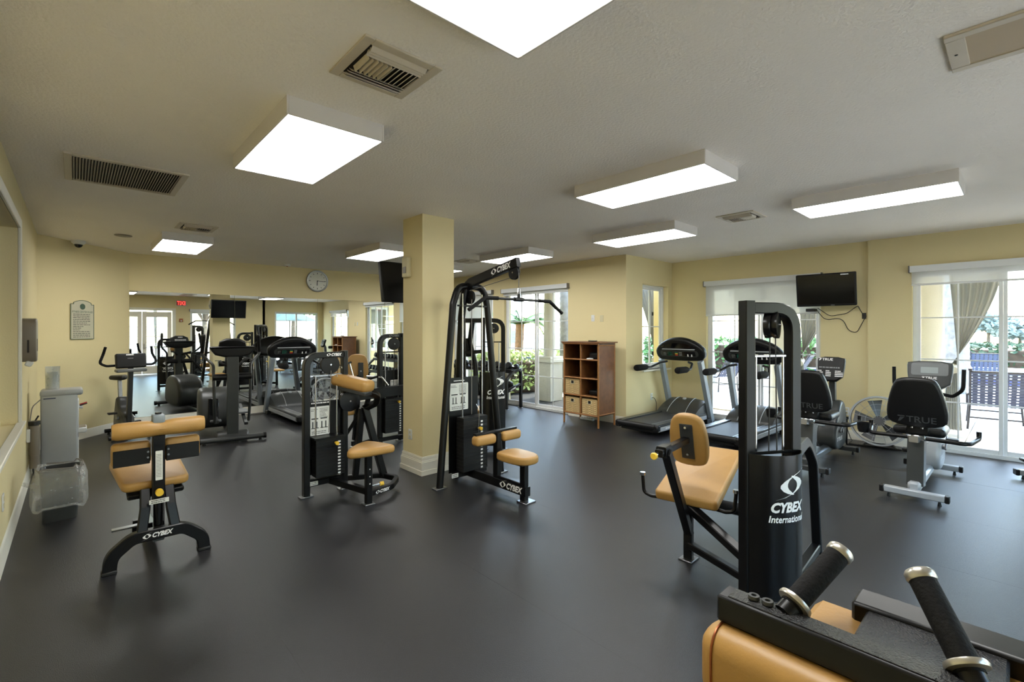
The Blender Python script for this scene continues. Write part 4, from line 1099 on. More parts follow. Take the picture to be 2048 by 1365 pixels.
def recumbent(true_dark):
    r = thing('recumbent_bike', 'bike', 'exercise bike', (0, 0, 0), 0, 'recumbent bikes')
    body = 'dark_grey_plastic' if true_dark else 'silver_plastic'
    # forward = +x, origin under the rear stabiliser
    for x in (0.0, 1.42):
        b = BX('stabiliser', (x, 0, .075), (.075, .46, .06), 'silver_plastic' if not true_dark else 'dark_grey_plastic', r, .008)
        for s in (-1, 1):
            BX('end_cap', (x, s*.245, .075), (.08, .035, .066), 'black_plastic', b, .006)
            CYL('levelling_foot', (x, s*.19, 0), (x, s*.19, .05), .016, 'black_plastic', b, .008, 12)
    BX('spine', (.72, 0, .13), (1.40, .10, .09), body, r, .02)
    MB().bar([(.16, 0, .12), (.22, 0, .56)], .13, .17, 0, (0, 1, 0)).build('seat_pillar', 'dark_grey_plastic', r)
    MB().bar([(.0, 0, .60), (.75, 0, .47)], .07, .06, 0, (0, 1, 0)).build('seat_rail', 'steel', r)
    CU('seat', (.50, 0, .63), (.40, .42, .09), .04, 'black_plastic', r)
    bo = smooth_poly([(-.22, -.25), (.22, -.25), (.245, -.08), (.18, .20), (.12, .26), (-.12, .26), (-.18, .20), (-.245, -.08)], 2)
    back = MB().pad(bo, .08, .03, frame((.22, 0, .945), (0, -1, 0), (-.20, 0, 1))).build('seat_back', 'black_plastic', r, None, 60)
    nb = (V(0, -1, 0).cross(V(-.20, 0, 1))).normalized()
    LOGO('true', frame(V(.258, 0, .79)+nb*.094, (0, -1, 0), (-.20, 0, 1)), .32, back, 'dim_print') if nb.x < 0 else None
    BX('back_bracket', (.26, 0, .66), (.05, .18, .10), 'black_metal', r, .01)
    for s in (-1, 1): CYL('bolt', (.225, s*.04, .705), (.225, s*.04, .675), .012, 'chrome', r, n=10)
    TUBE('side_handlebar', [(.55, -.43, .66), (.55, -.43, .585), (.22, -.38, .575), (.20, 0, .585), (.22, .38, .575), (.55, .43, .585), (.55, .43, .66)], .020, 'black_metal', r, .09, 12)
    BX('bar_clamp', (.20, 0, .585), (.06, .14, .06), 'chrome', r, .01)
    MB().lathe([(.045, 0), (.055, .03), (.06, .10), (.062, .105), (.05, .10), (.045, .01)], (.34, .46, .55), (0, 0, 1), 20, False).build('bottle_holder', 'black_plastic', r)
    # drive housing
    ho = smooth_poly([(.95, .10), (1.42, .10), (1.50, .30), (1.46, .60), (1.34, .74), (1.18, .72), (1.02, .52), (.90, .30)], 2)
    hs = MB().pad(ho, .22, .04, frame((0, .11, 0), (1, 0, 0), (0, 0, 1))).build('drive_housing', body, r, None, 50)
    LOGO('true', frame((1.10, -.1125, .25), (1, 0, 0), (0, 0, 1)), .26, hs, 'white_print')
    for s in (-1, 1):
        p = MB().cyl((1.12, s*.11, .36), (1.12, s*.15, .36), .03, n=16).box((1.12+s*.08, s*.15, .36-s*.06), (.20, .015, .028), .004, RY(s*.6)).build('crank', 'steel', r)
        MB().box((1.12+s*.16, s*.21, .36-s*.115), (.10, .10, .03), .008).build('pedal', 'black_plastic', p)
    MB().bar([(1.26, 0, .68), (1.24, 0, .98), (1.18, 0, 1.10)], .07, .08, .06, (0, 1, 0)).build('console_mast', 'dark_grey_plastic', r)
    up_ = V(.30, 0, 1); C0 = V(1.13, 0, 1.15)
    M = frame(C0, (0, -1, 0), up_)
    KW = .78 if true_dark else 1.0
    cons = MB().pad([(x_*KW, y_) for x_, y_ in smooth_poly([(-.17, -.16), (.17, -.16), (.205, .10), (.19, .17), (-.19, .17), (-.205, .10)], 1)], .07, .02, M @ Matrix.Translation((0, 0, -.07))).build('console', 'dark_grey_plastic' if not true_dark else 'black_plastic', r, None, 50)
    if true_dark:
        LOGO('true', M @ Matrix.Translation((-.06, .13, .003)), .17, cons)
        LINES(M @ Matrix.Translation((.0, .02, .003)), .26, .02, 1, cons, 'grey_print', .8, 3, 'display_digits')
        for (x0_, w_) in ((-.11, .06), (-.02, .06), (.10, .09)): LINES(M @ Matrix.Translation((x0_, -.06, .003)), w_, .09, 4, cons, 'white_print', .5, 6, 'keys', 1.0)
    else:
        MB().prism(rrect(.32, .14, .02, 3), .003, M @ Matrix.Translation((0, .07, 0))).build('display', 'mid_grey_plastic', cons)
        MB().prism(rrect(.15, .07, .006, 2), .004, M @ Matrix.Translation((0, .06, .001))).build('lcd_screen', 'lcd', cons)
        LOGO('true', M @ Matrix.Translation((0, -.03, .003)), .14, cons)
    if not true_dark:
      for s in (-1, 1): TUBE('front_handlebar', [(1.20, s*.05, .95), (1.10, s*.20, .93), (.98, s*.29, 1.02), (1.0, s*.295, 1.24)], .018, 'foam_grip', r, .09, 12)
    return r
b2 = recumbent(False); b2.location = (6.0, .73, 0); b2['label'] = 'recumbent bike with silver base and lettered black backrest, in front of the right window'
b1 = recumbent(True); b1.location = (6.22, 1.74, 0); b1['label'] = 'dark recumbent bike partly hidden behind the leg extension tower'
b3 = copy_tree(b2); b3.location = (6.50, -.66, 0); b3.rotation_euler = (0, 0, radians(20)); b3['label'] = 'recumbent bike of which only a black base end shows at the right edge'

# --- upright bike facing the camera, by the left mirror
r = thing('upright_bike', 'slim upright exercise bike with curved handlebars beside the mirror', 'exercise bike', (.63, 9.20, 0), radians(9))
for y in (0.0, .74):
    hw = .27 if y == 0 else .17
    b = MB().cyl((-hw, y, .06), (hw, y, .06), .03, n=14).build('stabiliser', 'black_plastic', r)
    for s in (-1, 1): CYL('levelling_foot', (s*(hw-.05), y, 0), (s*(hw-.05), y, .04), .02, 'rubber_black', b, .012, 10)
BX('spine', (0, .37, .10), (.09, .74, .08), 'dark_grey_plastic', r, .02)
MB().pad(smooth_poly([(.12, .06), (.70, .06), (.72, .22), (.64, .42), (.58, .60), (.48, .62), (.40, .42), (.16, .36), (.08, .2)], 2), .15, .04, frame((-.075, 0, 0), (0, 1, 0), (0, 0, 1))).build('drive_housing', 'dark_grey_plastic', r, None, 50)
MB().bar([(0, .14, .25), (0, .03, 1.12)], .06, .07, 0, (1, 0, 0)).build('handlebar_mast', 'dark_grey_plastic', r)
MB().bar([(0, .60, .52), (0, .66, .88)], .05, .05, 0, (1, 0, 0)).build('seat_post', 'steel', r)
MB().pad(smooth_poly([(-.13, .13), (.13, .13), (.10, -.03), (.035, -.16), (-.035, -.16), (-.10, -.03)], 2), .07, .03, frame((0, .66, .87), (1, 0, 0), (0, 1, 0))).build('saddle', 'black_plastic', r, None, 60)
M = frame((0, .03, 1.20), (1, 0, 0), (0, .25, 1))
c = MB().pad(rrect(.37, .22, .02, 3), .08, .018, M @ Matrix.Translation((0, 0, -.04))).build('console', 'black_plastic', r, None, 50)
LINES(M @ Matrix.Translation((0, .085, .042)), .12, .02, 1, c, 'white_print', .9, 2, 'logo_lettering', 1)
LINES(M @ Matrix.Translation((0, .03, .042)), .09, .015, 1, c, 'grey_print', .8, 2, 'printed_line', 1)
LINES(M @ frame((0, 0, -.042), (-1, 0, 0), (0, 1, 0)), .26, .12, 5, c, 'green_led', .4, 8, 'display_digits')
BX('tray', (0, .02, 1.055), (.37, .14, .05), 'mid_grey_plastic', r, .015)
for s in (-1, 1):
    TUBE('handlebar', [(s*.02, .06, 1.14), (s*.28, .06, 1.13), (s*.35, .12, 1.17), (s*.30, .16, 1.30), (s*.28, .12, 1.41)], .018, 'foam_grip', r, .06, 12)
    p = MB().cyl((s*.075, .36, .30), (s*.11, .36, .30), .025, n=14).box((s*.12, .36+s*.07, .30-s*.05), (.014, .17, .03), .004, RX(-s*.6)).build('crank', 'steel', r)
    MB().box((s*.18, .36+s*.14, .30-s*.10), (.11, .09, .028), .008).build('pedal', 'black_plastic', p)

# --- elliptical trainer facing the camera
r = thing('elliptical_trainer', 'dark grey elliptical trainer with swinging arms in front of the mirrors', 'elliptical', (1.72, 7.95, 0), radians(-8))
b = MB().cyl((-.40, 0, .06), (.40, 0, .06), .038, n=16).build('front_stabiliser', 'dark_grey_plastic', r)
for s in (-1, 1):
    MB().cyl((s*.40, 0, .06), (s*.44, 0, .06), .045, n=16).build('end_cap', 'black_plastic', b); CYL('levelling_foot', (s*.36, 0, 0), (s*.36, 0, .04), .025, 'rubber_black', b, .014, 12)
MB().bar([(0, .05, .04), (0, .03, 1.36)], .085, .15, 0, (0, 1, 0)).build('mast', 'dark_grey_plastic', r)
BX('spine', (0, .72, .09), (.14, 1.40, .09), 'dark_grey_plastic', r, .02)
MB().pad(smooth_poly([(-.20, .02), (.16, .02), (.24, .06), (.06, .16), (-.14, .16)], 1), .42, .03, frame((-.21, .16, 0), (0, 1, 0), (0, 0, 1))).build('base_cover', 'dark_grey_plastic', r, None, 50)
ho = smooth_poly([(.62, .10), (1.50, .10), (1.58, .30), (1.50, .60), (1.25, .72), (.90, .74), (.70, .66), (.60, .4)], 2)
h = MB().pad(ho, .46, .07, frame((-.42, 0, 0), (0, 1, 0), (0, 0, 1))).build('drive_housing', 'dark_grey_plastic', r, None, 50)
BX('housing_slot', (-.22, .60, .42), (.14, .02, .36), 'screen_black', h, .006)
for s in (-1, 1):
    BX('pedal', (s*.19, .72, .30+s*.05), (.15, .38, .035), 'mid_grey_plastic', r, .01)
    MB().bar([(s*.19, .20, .26-s*.03), (s*.19, 1.20, .34+s*.05)], .04, .05).build('pedal_arm', 'dark_grey_plastic', r)
    arm_ = TUBE('swing_arm', [(s*.22, .17, .28), (s*.23, .08, .60), (s*.24, .08, .98), (s*.24, .12, 1.15), (s*.30, .22, 1.21), (s*.38, .26, 1.30), (s*.355, .20, 1.60)], .020, 'dark_grey_plastic', r, .09, 12)
    MB().tube([(s*.378, .257, 1.33), (s*.357, .205, 1.58)], .025, 12).build('hand_grip', 'foam_grip', arm_)
    MB().cyl((s*.04, .08, .97), (s*.25, .08, .97), .048, n=18).build('pivot_hub', 'black_plastic', r)
    TUBE('fixed_handle', [(s*.05, .10, 1.12), (s*.12, .22, 1.16), (s*.15, .34, 1.18)], .018, 'foam_grip', r, .05)
MB().pad(smooth_poly([(-.20, -.08), (.20, -.08), (.30, .06), (.28, .08), (-.28, .08), (-.30, .06)], 1), .22, .025, frame((0, .20, 1.345), (1, 0, 0), (0, 0, 1))).build('console_tray', 'black_plastic', r, None, 50)
M = frame((0, .08, 1.44), (1, 0, 0), (0, -.32, 1))
c = MB().pad(smooth_poly([(-.19, -.08), (.19, -.08), (.16, .10), (-.16, .10)], 1), .08, .02, M @ Matrix.Translation((0, 0, -.04))).build('console', 'black_plastic', r, None, 50)
Mb = M @ frame((0, 0, -.042), (-1, 0, 0), (0, 1, 0))
LINES(Mb @ Matrix.Translation((0, -.02, .0)), .24, .07, 4, c, 'white_print', .45, 8, 'display_digits'); LINES(Mb @ Matrix.Translation((0, .06, 0)), .12, .02, 1, c, 'white_print', .9, 2, 'logo_lettering', 1)

# --- drum fans
def drum_fan(label, loc, rz, R0, tilt, lift):
    f = thing('floor_fan', label, 'fan', loc, rz, 'round floor fans')
    A = V(-cos(tilt), 0, sin(tilt)); C = V(0, 0, lift)
    D = R0*.42
    MB().lathe([(R0*.97, -D), (R0, -D+.01), (R0, -.02), (R0*1.03, 0), (R0*1.03, .012), (R0*.985, .012), (R0*.97, -D)], C, A, 40, False).build('drum', 'black_plastic', f)
    MB().lathe([(R0*.97, .006), (R0*1.04, .006), (R0*1.04, .022), (R0*.97, .022), (R0*.97, .006)], C, A, 44, False).build('rim', 'silver_plastic', f)
    k = A.orthogonal().normalized(); b = A.cross(k)
    mb = MB()
    for j in range(1, 5):
        rr = R0*.97*j/4.2
        mb.tube([C+A*.015+k*(rr*cos(2*pi*i/28))+b*(rr*sin(2*pi*i/28)) for i in range(28)], .0022, 5, close=True)
    for i in range(12):
        d = k*cos(2*pi*i/12)+b*sin(2*pi*i/12); mb.tube([C+A*.017+d*R0*.16, C+A*.017+d*R0*.98], .0022, 5)
    mb.build('grille', 'silver_plastic', f)
    MB().cyl(C-A*.10, C+A*.008, R0*.20, n=24).build('motor_hub', 'fan_grey', f)
    for i in range(5):
        a0 = 2*pi*i/5; vs = []
        for rr in (R0*.18, R0*.55, R0*.90):
            for da, dz in ((-.30, -.07), (.34, -.015)):
                q = a0+da*(1.0 if rr < R0*.5 else .9)
                vs.append(C+A*(dz)+k*(rr*cos(q))+b*(rr*sin(q)))
        vs += [v-A*.004 for v in vs]
        fs = [(0, 1, 3, 2), (2, 3, 5, 4), (7, 6, 8, 9), (9, 8, 10, 11), (0, 2, 8, 6), (2, 4, 10, 8), (3, 1, 7, 9), (5, 3, 9, 11), (4, 5, 11, 10), (1, 0, 6, 7)]
        MB().add(vs, fs).build('fan_blade', 'fan_grey', f)
    # U-shaped stand
    TUBE('stand', [(-.05, -R0*1.10, lift), (0.0, -R0*1.12, .02), (R0*.2, -R0*1.05, .016), (R0*.2, R0*1.05, .016), (0.0, R0*1.12, .02), (-.05, R0*1.10, lift)], .014, 'black_metal', f, .06)
    TUBE('rear_foot', [(R0*.2, -R0*.6, .016), (R0*1.0, -R0*.5, .016), (R0*1.0, R0*.5, .016), (R0*.2, R0*.6, .016)], .014, 'black_metal', f, .06)
    for s in (-1, 1): MB().cyl(C-A*.06+V(0, s*R0*.98, 0)-C*0, C-A*.03+V(0, s*R0*1.18, 0), .02, n=12).build('pivot_knob', 'black_plastic', f)
    return f
drum_fan('large round floor fan with pale rim between the two bikes', (8.22, 1.37, 0), radians(8), .33, .15, .40)
drum_fan('small round floor fan against the mirror, seen through the arm curl machine tower', (3.86, 9.95, 0), radians(80), .25, .1, .41)
# ------------------------------------------------------------------ dumbbell rack by the windows
rk = thing('dumbbell_rack', 'black two-tier dumbbell rack along the window wall behind the pulldown', 'rack', (6.82, 8.52, 0))
for s in (-1, 1):
    y = s*1.18
    BAR('end_frame', [(-.20, y, .0), (-.20, y, .62), (-.02, y, .78), (.22, y, .84), (.22, y, .0)], .07, .05, BLK, rk, .09, (0, 1, 0))
    BAR('end_tie', [(-.20, y, .36), (.22, y, .52)], .06, .045, BLK, rk, 0, (0, 1, 0))
    for x_ in (-.20, .22): foot_plate(rk, x_, y, .1, .1)
LOGO('small', frame((-.02, -1.212, .43), (.42, 0, .16), (0, 0, 1)), .16, rk)
for (x_, z_) in ((-.08, .44), (.10, .80)):
    MB().box((x_, 0, z_), (.30, 2.36, .03), .005, RY(-.25)).build('tray', BLK, rk)
    MB().box((x_-.15, 0, z_-.01), (.02, 2.36, .07), .004).build('tray_lip', BLK, rk)
def dumbbell(first=[None]):
    if first[0] is None:
        d = thing('dumbbell', 'd', 'dumbbell', (0, 0, 0), 0, 'dumbbells on the rack')
        CYL('handle', (-.07, 0, 0), (.07, 0, 0), .016, 'chrome', d, n=12)
        for s in (-1, 1): MB().lathe([(.03, 0), (.062, .006), (.066, .02), (.066, .06), (.058, .074), (.02, .076)], (s*.06, 0, 0), (s, 0, 0), 12).build('head', 'black_plastic', d)
        first[0] = d; return d
    return copy_tree(first[0])
names = ['nearest', 'second', 'third', 'fourth', 'fifth', 'sixth', 'seventh', 'eighth', 'ninth', 'tenth', 'eleventh', 'twelfth']
for tier, (x_, z_) in enumerate(((.09, .885), (-.09, .525))):
    for i in range(12):
        d = dumbbell(); k = 1.12-.03*i
        d.location = (6.82+x_, 8.52-1.06+.193*i, z_+.002); d.rotation_euler = (0, .25, 0); d.scale = (k, k, k)
        d['label'] = 'black hex dumbbell, %s from the sliding door on the %s tier of the rack' % (names[i], 'upper' if tier == 0 else 'lower')

# ------------------------------------------------------------------ rattan shelf with baskets
s_ = thing('rattan_shelf', 'brown rattan cubby shelf with woven baskets beside the sliding door', 'shelf', (6.74, 5.27, 0))
W_, D_, H_ = .80, .50, 1.47
for sy in (-1, 1):
    for sx in (-1, 1): CYL('corner_pole', (sx*(D_/2-.02), sy*(W_/2-.02), 0), (sx*(D_/2-.02), sy*(W_/2-.02), 1.44), .017, 'rattan_pole', s_, n=12)
    BX('side_panel', (0, sy*(W_/2-.018), .82), (D_-.06, .016, 1.24), 'rattan_wood', s_, .003)
    for z in (.215, 1.40): CYL('side_pole', (-D_/2+.02, sy*(W_/2-.01), z), (D_/2-.02, sy*(W_/2-.01), z), .012, 'rattan_pole', s_, n=10)
BX('back_panel', (D_/2-.03, 0, .82), (.012, W_-.05, 1.24), 'shelf_inside_shade', s_, .002)
BX('centre_divider', (.0, 0, .82), (D_-.06, .018, 1.25), 'rattan_wood', s_, .003)
CYL('centre_pole', (-D_/2+.018, 0, .18), (-D_/2+.018, 0, 1.43), .013, 'rattan_pole', s_, n=12)
for z in (.195, .52, .825, 1.15):
    BX('shelf_board', (0, 0, z), (D_-.06, W_-.05, .016), 'rattan_wood', s_, .003)
    CYL('shelf_pole', (-D_/2+.016, -W_/2+.03, z), (-D_/2+.016, W_/2-.03, z), .014, 'rattan_pole', s_, n=12)
BX('top_board', (0, 0, 1.452), (D_+.04, W_+.06, .022), 'rattan_wood', s_, .006)
CYL('top_pole', (-D_/2, -W_/2, 1.43), (-D_/2, W_/2, 1.43), .013, 'rattan_pole', s_, n=12)
def basket(y, z, label):
    b = thing('woven_basket', label, 'basket', (6.72, 5.27+y, z), 0, 'baskets in the rattan shelf')
    mb = MB(); w, d, h, t = .34, .40, .27, .015
    for c, dd in (((0, 0, t/2), (d, w, t)), ((-d/2+t/2, 0, h/2), (t, w, h)), ((d/2-t/2, 0, h/2), (t, w, h)), ((0, -w/2+t/2, h/2), (d, t, h)), ((0, w/2-t/2, h/2), (d, t, h))): mb.box(c, dd, .004)
    mb.build('weave', 'basket_weave', b)
    me = MB().tube([(0, -w/2+.006, 0), (0, -w/6, .003), (0, 0, -.003), (0, w/6, .003), (0, w/2-.006, 0)], .0075, 6).mesh('weave_strand', 'basket_weave')
    for i in range(16):
        q = link('weave_strand', me, b); q.location = (-d/2-.001, 0, .012+.0165*i)
        if i % 2: q.rotation_euler = (pi, 0, 0)
    fr_ = BX('handle_hole', (-d/2-.006, 0, h-.055), (.008, .06, .05), 'hole_dark', b, .002)
    mb = MB()
    for c, dd in (((-d/2-.009, -.036, h-.055), (.01, .012, .062)), ((-d/2-.009, .036, h-.055), (.01, .012, .062)), ((-d/2-.009, 0, h-.086), (.01, .06, .010))): mb.box(c, dd, .002)
    mb.build('handle_frame', 'ivory_plastic', b)
basket(.19, .530, 'woven basket in the left column, third row, above another basket')
basket(.19, .205, 'woven basket at the bottom left of the rattan shelf')
basket(-.19, .205, 'woven basket at the bottom right of the rattan shelf')
o = CU('remote_control', (0, 0, 0), (.05, .17, .02), .008, 'black_plastic', None); o.location = (6.72, 5.17, 1.474); tag(o, 'black remote lying on top of the rattan shelf', 'remote')
o = CU('folded_towel', (0, 0, 0), (.28, .22, .12), .03, 'black_plastic', None); o.location = (6.76, 5.07, 1.219); tag(o, 'dark folded bundle in the top right cubby of the shelf', 'towel')
o = MB().lathe([(.05, 0), (.06, .008), (.055, .02), (.0, .026)], n=20).build('small_dish', 'white_plastic'); o.location = (6.55, 5.10, 1.159); tag(o, 'small white dish at the front of the top right cubby', 'dish')
o = CU('folded_towel', (0, 0, 0), (.28, .24, .09), .03, 'black_plastic', None); o.location = (6.76, 5.07, .574); tag(o, 'dark folded bundle in the empty cubby above the bottom right basket', 'towel')
o = thing('power_strip', 'white power strip on the floor under the rattan shelf', 'power strip', (6.98, 5.50, 0))
CU('body', (0, 0, .022), (.06, .30, .04), .008, 'white_plastic', o)
for i in range(5): BX('socket', (0, -.11+.055*i, .0425), (.03, .03, .002), 'dark_print', o, .0005)

# ------------------------------------------------------------------ televisions
def tv_body(r, M, w, h, t=.05):
    c = MB().pad(rrect(w, h, .015, 3), t, .012, M @ Matrix.Translation((0, 0, -t))).build('cabinet', 'black_plastic', r, None, 50)
    MB().prism(rrect(w-.05, h-.06, .004, 2), .002, M @ Matrix.Translation((0, .008, 0))).build('screen', 'screen_black', c)
    return c
t = thing('television', 'black flat television tilted down on a bracket in the right corner', 'television', (XN, 2.06, 2.28))
M = frame((-.30, 0, 0), (0, -1, 0), (-.17, 0, 1)); M = frame((-.30, 0, 0), (.05, -1, 0), (-.17, 0, 1))
c = tv_body(t, M, .78, .50)
LINES(M @ Matrix.Translation((.25, .222, .003)), .10, .018, 1, c, 'white_print', .9, 3, 'sticker', 1.0)
LINES(M @ Matrix.Translation((.09, -.235, .003)), .05, .018, 1, c, 'grey_print', .9, 3, 'logo_lettering', 1.0)
BX('wall_plate', (-.015, 0, -.02), (.03, .20, .24), BLK, t); BAR('bracket_arm', [(-.02, 0, -.02), (-.22, 0, -.02)], .05, .05, BLK, t); BX('mount_plate', (-.23, 0, -.0), (.02, .22, .22), BLK, t, .003, RY(-.17))
BX('cable_box', (-.16, .22, -.30), (.16, .12, .05), 'black_plastic', t, .006); BAR('box_arm', [(-.02, .22, -.30), (-.12, .22, -.30)], .03, .02, BLK, t)
for nm, lab, pts in (('video_cable', 'dark looping cable hanging under the corner television', [(-.22, .12, -.27), (-.12, -.02, -.40), (-.05, -.22, -.36), (-.03, -.36, -.24), (-.02, -.38, -.30), (-.02, -.42, -.38)]),
                     ('power_cable', 'second cable drooping in a deep loop beside the corner television', [(-.22, .14, -.29), (-.10, .05, -.46), (-.04, -.16, -.42), (-.03, -.24, -.62), (-.02, -.34, -.66), (-.02, -.44, -.44), (-.02, -.46, -.40)])):
    q = MB().tube(fillet(pts, .12, 8), .0055, 6).build(nm, 'cable_black'); q.location = (XN, 2.06, 2.28); tag(q, lab, 'cable', 'television cables')
BX('cable_plate', (XN-.008, 1.63, 1.88), (.014, .05, .09), 'cable_black', None)['label'] = 'small dark cable plate in the corner beside the television'
bpy.data.objects['cable_plate']['category'] = 'wall plate'

t = thing('television', 'black flat television mounted high on the far side of the column', 'television', (3.22, 5.10, 2.27))
M = frame((.03, .40, 0), (-1, 0, 0), (0, .18, 1))
tv_body(t, M, .88, .52, .07)
BX('wall_plate', (-.06, .015, 0), (.22, .03, .22), BLK, t); BAR('bracket_arm', [(-.06, .02, 0), (-.02, .33, 0)], .06, .06, BLK, t)
m_ = thing('motion_sensor', 'ivory motion sensor box on the left face of the column', 'sensor', (2.92, 4.97, 2.41))
CU('body', (-.03, 0, 0), (.06, .13, .24), .015, 'ivory_plastic', m_); BX('lens', (-.062, -.0, -.035), (.006, .075, .075), 'grey_dispenser', m_, .003)
def plate(name, label, cat, loc, rz, socket=False, sw=False, m='white_plastic'):
    p = thing(name, label, cat, loc, rz)
    CU('cover_plate', (0, -.004, 0), (.075, .008, .12), .003, m, p)
    if socket:
        for z in (-.026, .026): MB().box((0, -.009, z), (.034, .004, .03), .002).build('socket', 'ivory_plastic', p)
    if sw: BX('toggle', (0, -.010, 0), (.012, .012, .026), m, p, .003)
    return p
plate('outlet', 'white electrical outlet low on the left face of the column', 'outlet', (2.92, 4.93, .43), -pi/2, True)
plate('outlet', 'white wall outlet with a plug, left of the treadmills', 'outlet', (7.96, YR, .42), 0, True)
plate('outlet', 'white wall outlet above the dark recumbent bike plug', 'outlet', (XN, 1.85, .42), -pi/2, True)
plate('outlet', 'white wall outlet low on the left wall at the photo edge', 'outlet', (XL, 5.0, .42), pi/2, True)
plate('light_switch', 'white rocker light switch above the rattan shelf', 'light switch', (XS, 5.47, 1.89), -pi/2, False, True)
plate('wall_plate', 'ivory blank wall plate right of the light switch', 'wall plate', (XS, 5.27, 1.88), -pi/2, False, False, 'ivory_plastic')
def cord(label, pts, r=.005, m='cable_black', grp='power cords'):
    q = MB().tube(fillet([V(*p) for p in pts], .06, 6), r, 6).build('extension_cord', m); tag(q, label, 'cord', grp); return q
cord('black cord hanging from the outlet behind the left treadmill', [(7.96, YR-.015, .40), (7.96, YR-.06, .40), (8.05, YR-.05, .30), (8.06, YR-.04, .14), (8.04, YR-.10, .012), (8.20, YR-.12, .012)])
cord('black cord from the wall outlet beside the dark recumbent bike', [(XN-.015, 1.85, .40), (XN-.05, 1.85, .40), (XN-.06, 1.84, .20), (XN-.05, 1.80, .05), (XN-.2, 1.74, .012), (7.9, 1.74, .012)])
cord('black cord trailing on the floor beside the mirror treadmill', [(2.35, 9.9, .012), (2.5, 10.2, .012), (2.75, 10.25, .012), (2.9, 10.0, .012)])

# ------------------------------------------------------------------ wall clock, rules sign, dispenser, cooler, bin
c = thing('wall_clock', 'round silver wall clock above the mirrors', 'clock', (3.89, YM, 2.74))
MB().lathe([(.22, 0), (.235, .01), (.238, .035), (.225, .05), (.205, .045), (.20, .03)], (0, 0, 0), (0, -1, 0), 48, False).build('rim', 'clock_rim', c)
f = CYL('dial', (0, -.028, 0), (0, -.031, 0), .203, 'clock_face', c, n=48)
for i in range(12):
    a_ = 2*pi*i/12; MB().box((.165*sin(a_), -.032, .165*cos(a_)), (.012, .002, .034 if i % 3 == 0 else .022), 0, RY(a_)).build('hour_mark', 'dark_print', f)
MB().box((-.004, -.036, -.045), (.014, .002, .11), .0005, RY(.06)).build('hour_hand', 'dark_print', c)
MB().box((.07, -.038, -.003), (.16, .002, .010), .0005, RY(.04)).build('minute_hand', 'dark_print', c)
CYL('centre_cap', (0, -.03, 0), (0, -.042, 0), .012, 'dark_print', c)

ax = V(1.075, 1.23, 0).normalized(); nz = V(.753, -.658, 0).normalized()
sp = V(XL, 9.27, 0)+ax*(.70)
# centre so that it lines up with its place on the angled wall
sg = thing('rules_sign', 'arched rules sign with printed lines on the angled left wall', 'sign', (sp.x, sp.y, 1.82))
M = frame((nz.x*.003, nz.y*.003, 0), ax, (0, 0, 1))
out = [(-.20, -.29), (.20, -.29), (.20, .24), (.155, .24), (.15, .265), (.10, .285), (.05, .297), (0, .30), (-.05, .297), (-.10, .285), (-.15, .265), (-.155, .24), (-.20, .24)]
MB().prism(out, .012, M).build('board', 'sign_board', sg)
ed = MB()
for i in range(len(out)):
    p, q = out[i], out[(i+1) % len(out)]; ed.box(M @ V((p[0]+q[0])/2, (p[1]+q[1])/2, .013), (math.hypot(q[0]-p[0], q[1]-p[1])+.006, .008, .003), 0, M.to_3x3() @ RZ(atan2(q[1]-p[1], q[0]-p[0])))
ed.build('border', 'green_print', sg)
MB().prism(circ(.045, 24, 0, .205), .002, M @ Matrix.Translation((0, 0, .012))).build('emblem', 'green_print', sg)
LOGO('FITNESS CENTER RULES', M @ Matrix.Translation((0, .125, .0135)), .145, sg, 'green_print')
LINES(M @ Matrix.Translation((.0, -.085, .0135)), .33, .37, 14, sg, 'dark_print', .3, 11)

d = thing('towel_dispenser', 'grey paper towel dispenser on the left wall', 'dispenser', (XL, 6.54, 1.36))
MB().pad(smooth_poly([(-.14, 0), (.14, 0), (.14, .36), (.10, .405), (0, .42), (-.10, .405), (-.14, .36)], 1), .115, .012, frame((0, 0, 0), (0, 1, 0), (0, 0, 1))).build('body', 'grey_dispenser', d, None, 50)
MB().box((.06, -.1405, .15), (.014, .003, .12), .001).build('level_slot', 'slat_dark', d)
MB().box((.1165, 0, .16), (.003, .014, .12), .001).build('level_slot', 'slat_dark', d)
MB().box((.06, 0, -.02), (.05, .18, .05), .01, RY(.4)).build('paper_towel', 'white_plastic', d)

w = thing('water_cooler', 'white floor-standing water cooler beside the left wall', 'water cooler', (-.13, 7.62, 0))
CU('body', (0, 0, .485), (.31, .31, .93), .02, 'silver_plastic', w); CU('top_cover', (.02, 0, .945), (.36, .33, .07), .025, 'silver_plastic', w)
BX('tap_recess', (.15, 0, .68), (.03, .27, .34), 'white_plastic', w, .008)
for s in (-1, 1):
    tp = CYL('tap', (.15, s*.06, .76), (.20, s*.06, .75), .014, 'white_plastic', w, n=12); BX('tap_lever', (.205, s*.06, .785), (.07, .022, .012), 'black_plastic' if s < 0 else 'red_print', tp, .003, RY(-.3))
BX('drip_tray', (.19, 0, .49), (.09, .24, .06), 'white_plastic', w, .01); BX('drip_grate', (.19, 0, .522), (.07, .21, .006), 'grey_dispenser', w, .001)
BX('badge', (-.08, -.157, .89), (.10, .003, .012), 'bin_blue', w, .001); BX('front_door', (.158, 0, .24), (.012, .27, .36), 'white_plastic', w, .006)
q = thing('cup_dispenser', 'clear plastic cup tube standing on the water cooler', 'cup dispenser', (-.19, 7.66, .98))
MB().lathe([(.060, 0), (.064, .26), (.066, .262), (.060, .262), (.056, .004)], n=28, cap=False).build('tube', 'clear_plastic', q, None, 60)
for i in range(6): MB().lathe([(.034, 0), (.046, .10), (.048, .102), (.043, .1)], (0, 0, .01+.018*i), (0, 0, 1), 18, False).build('paper_cup', 'white_plastic', q)
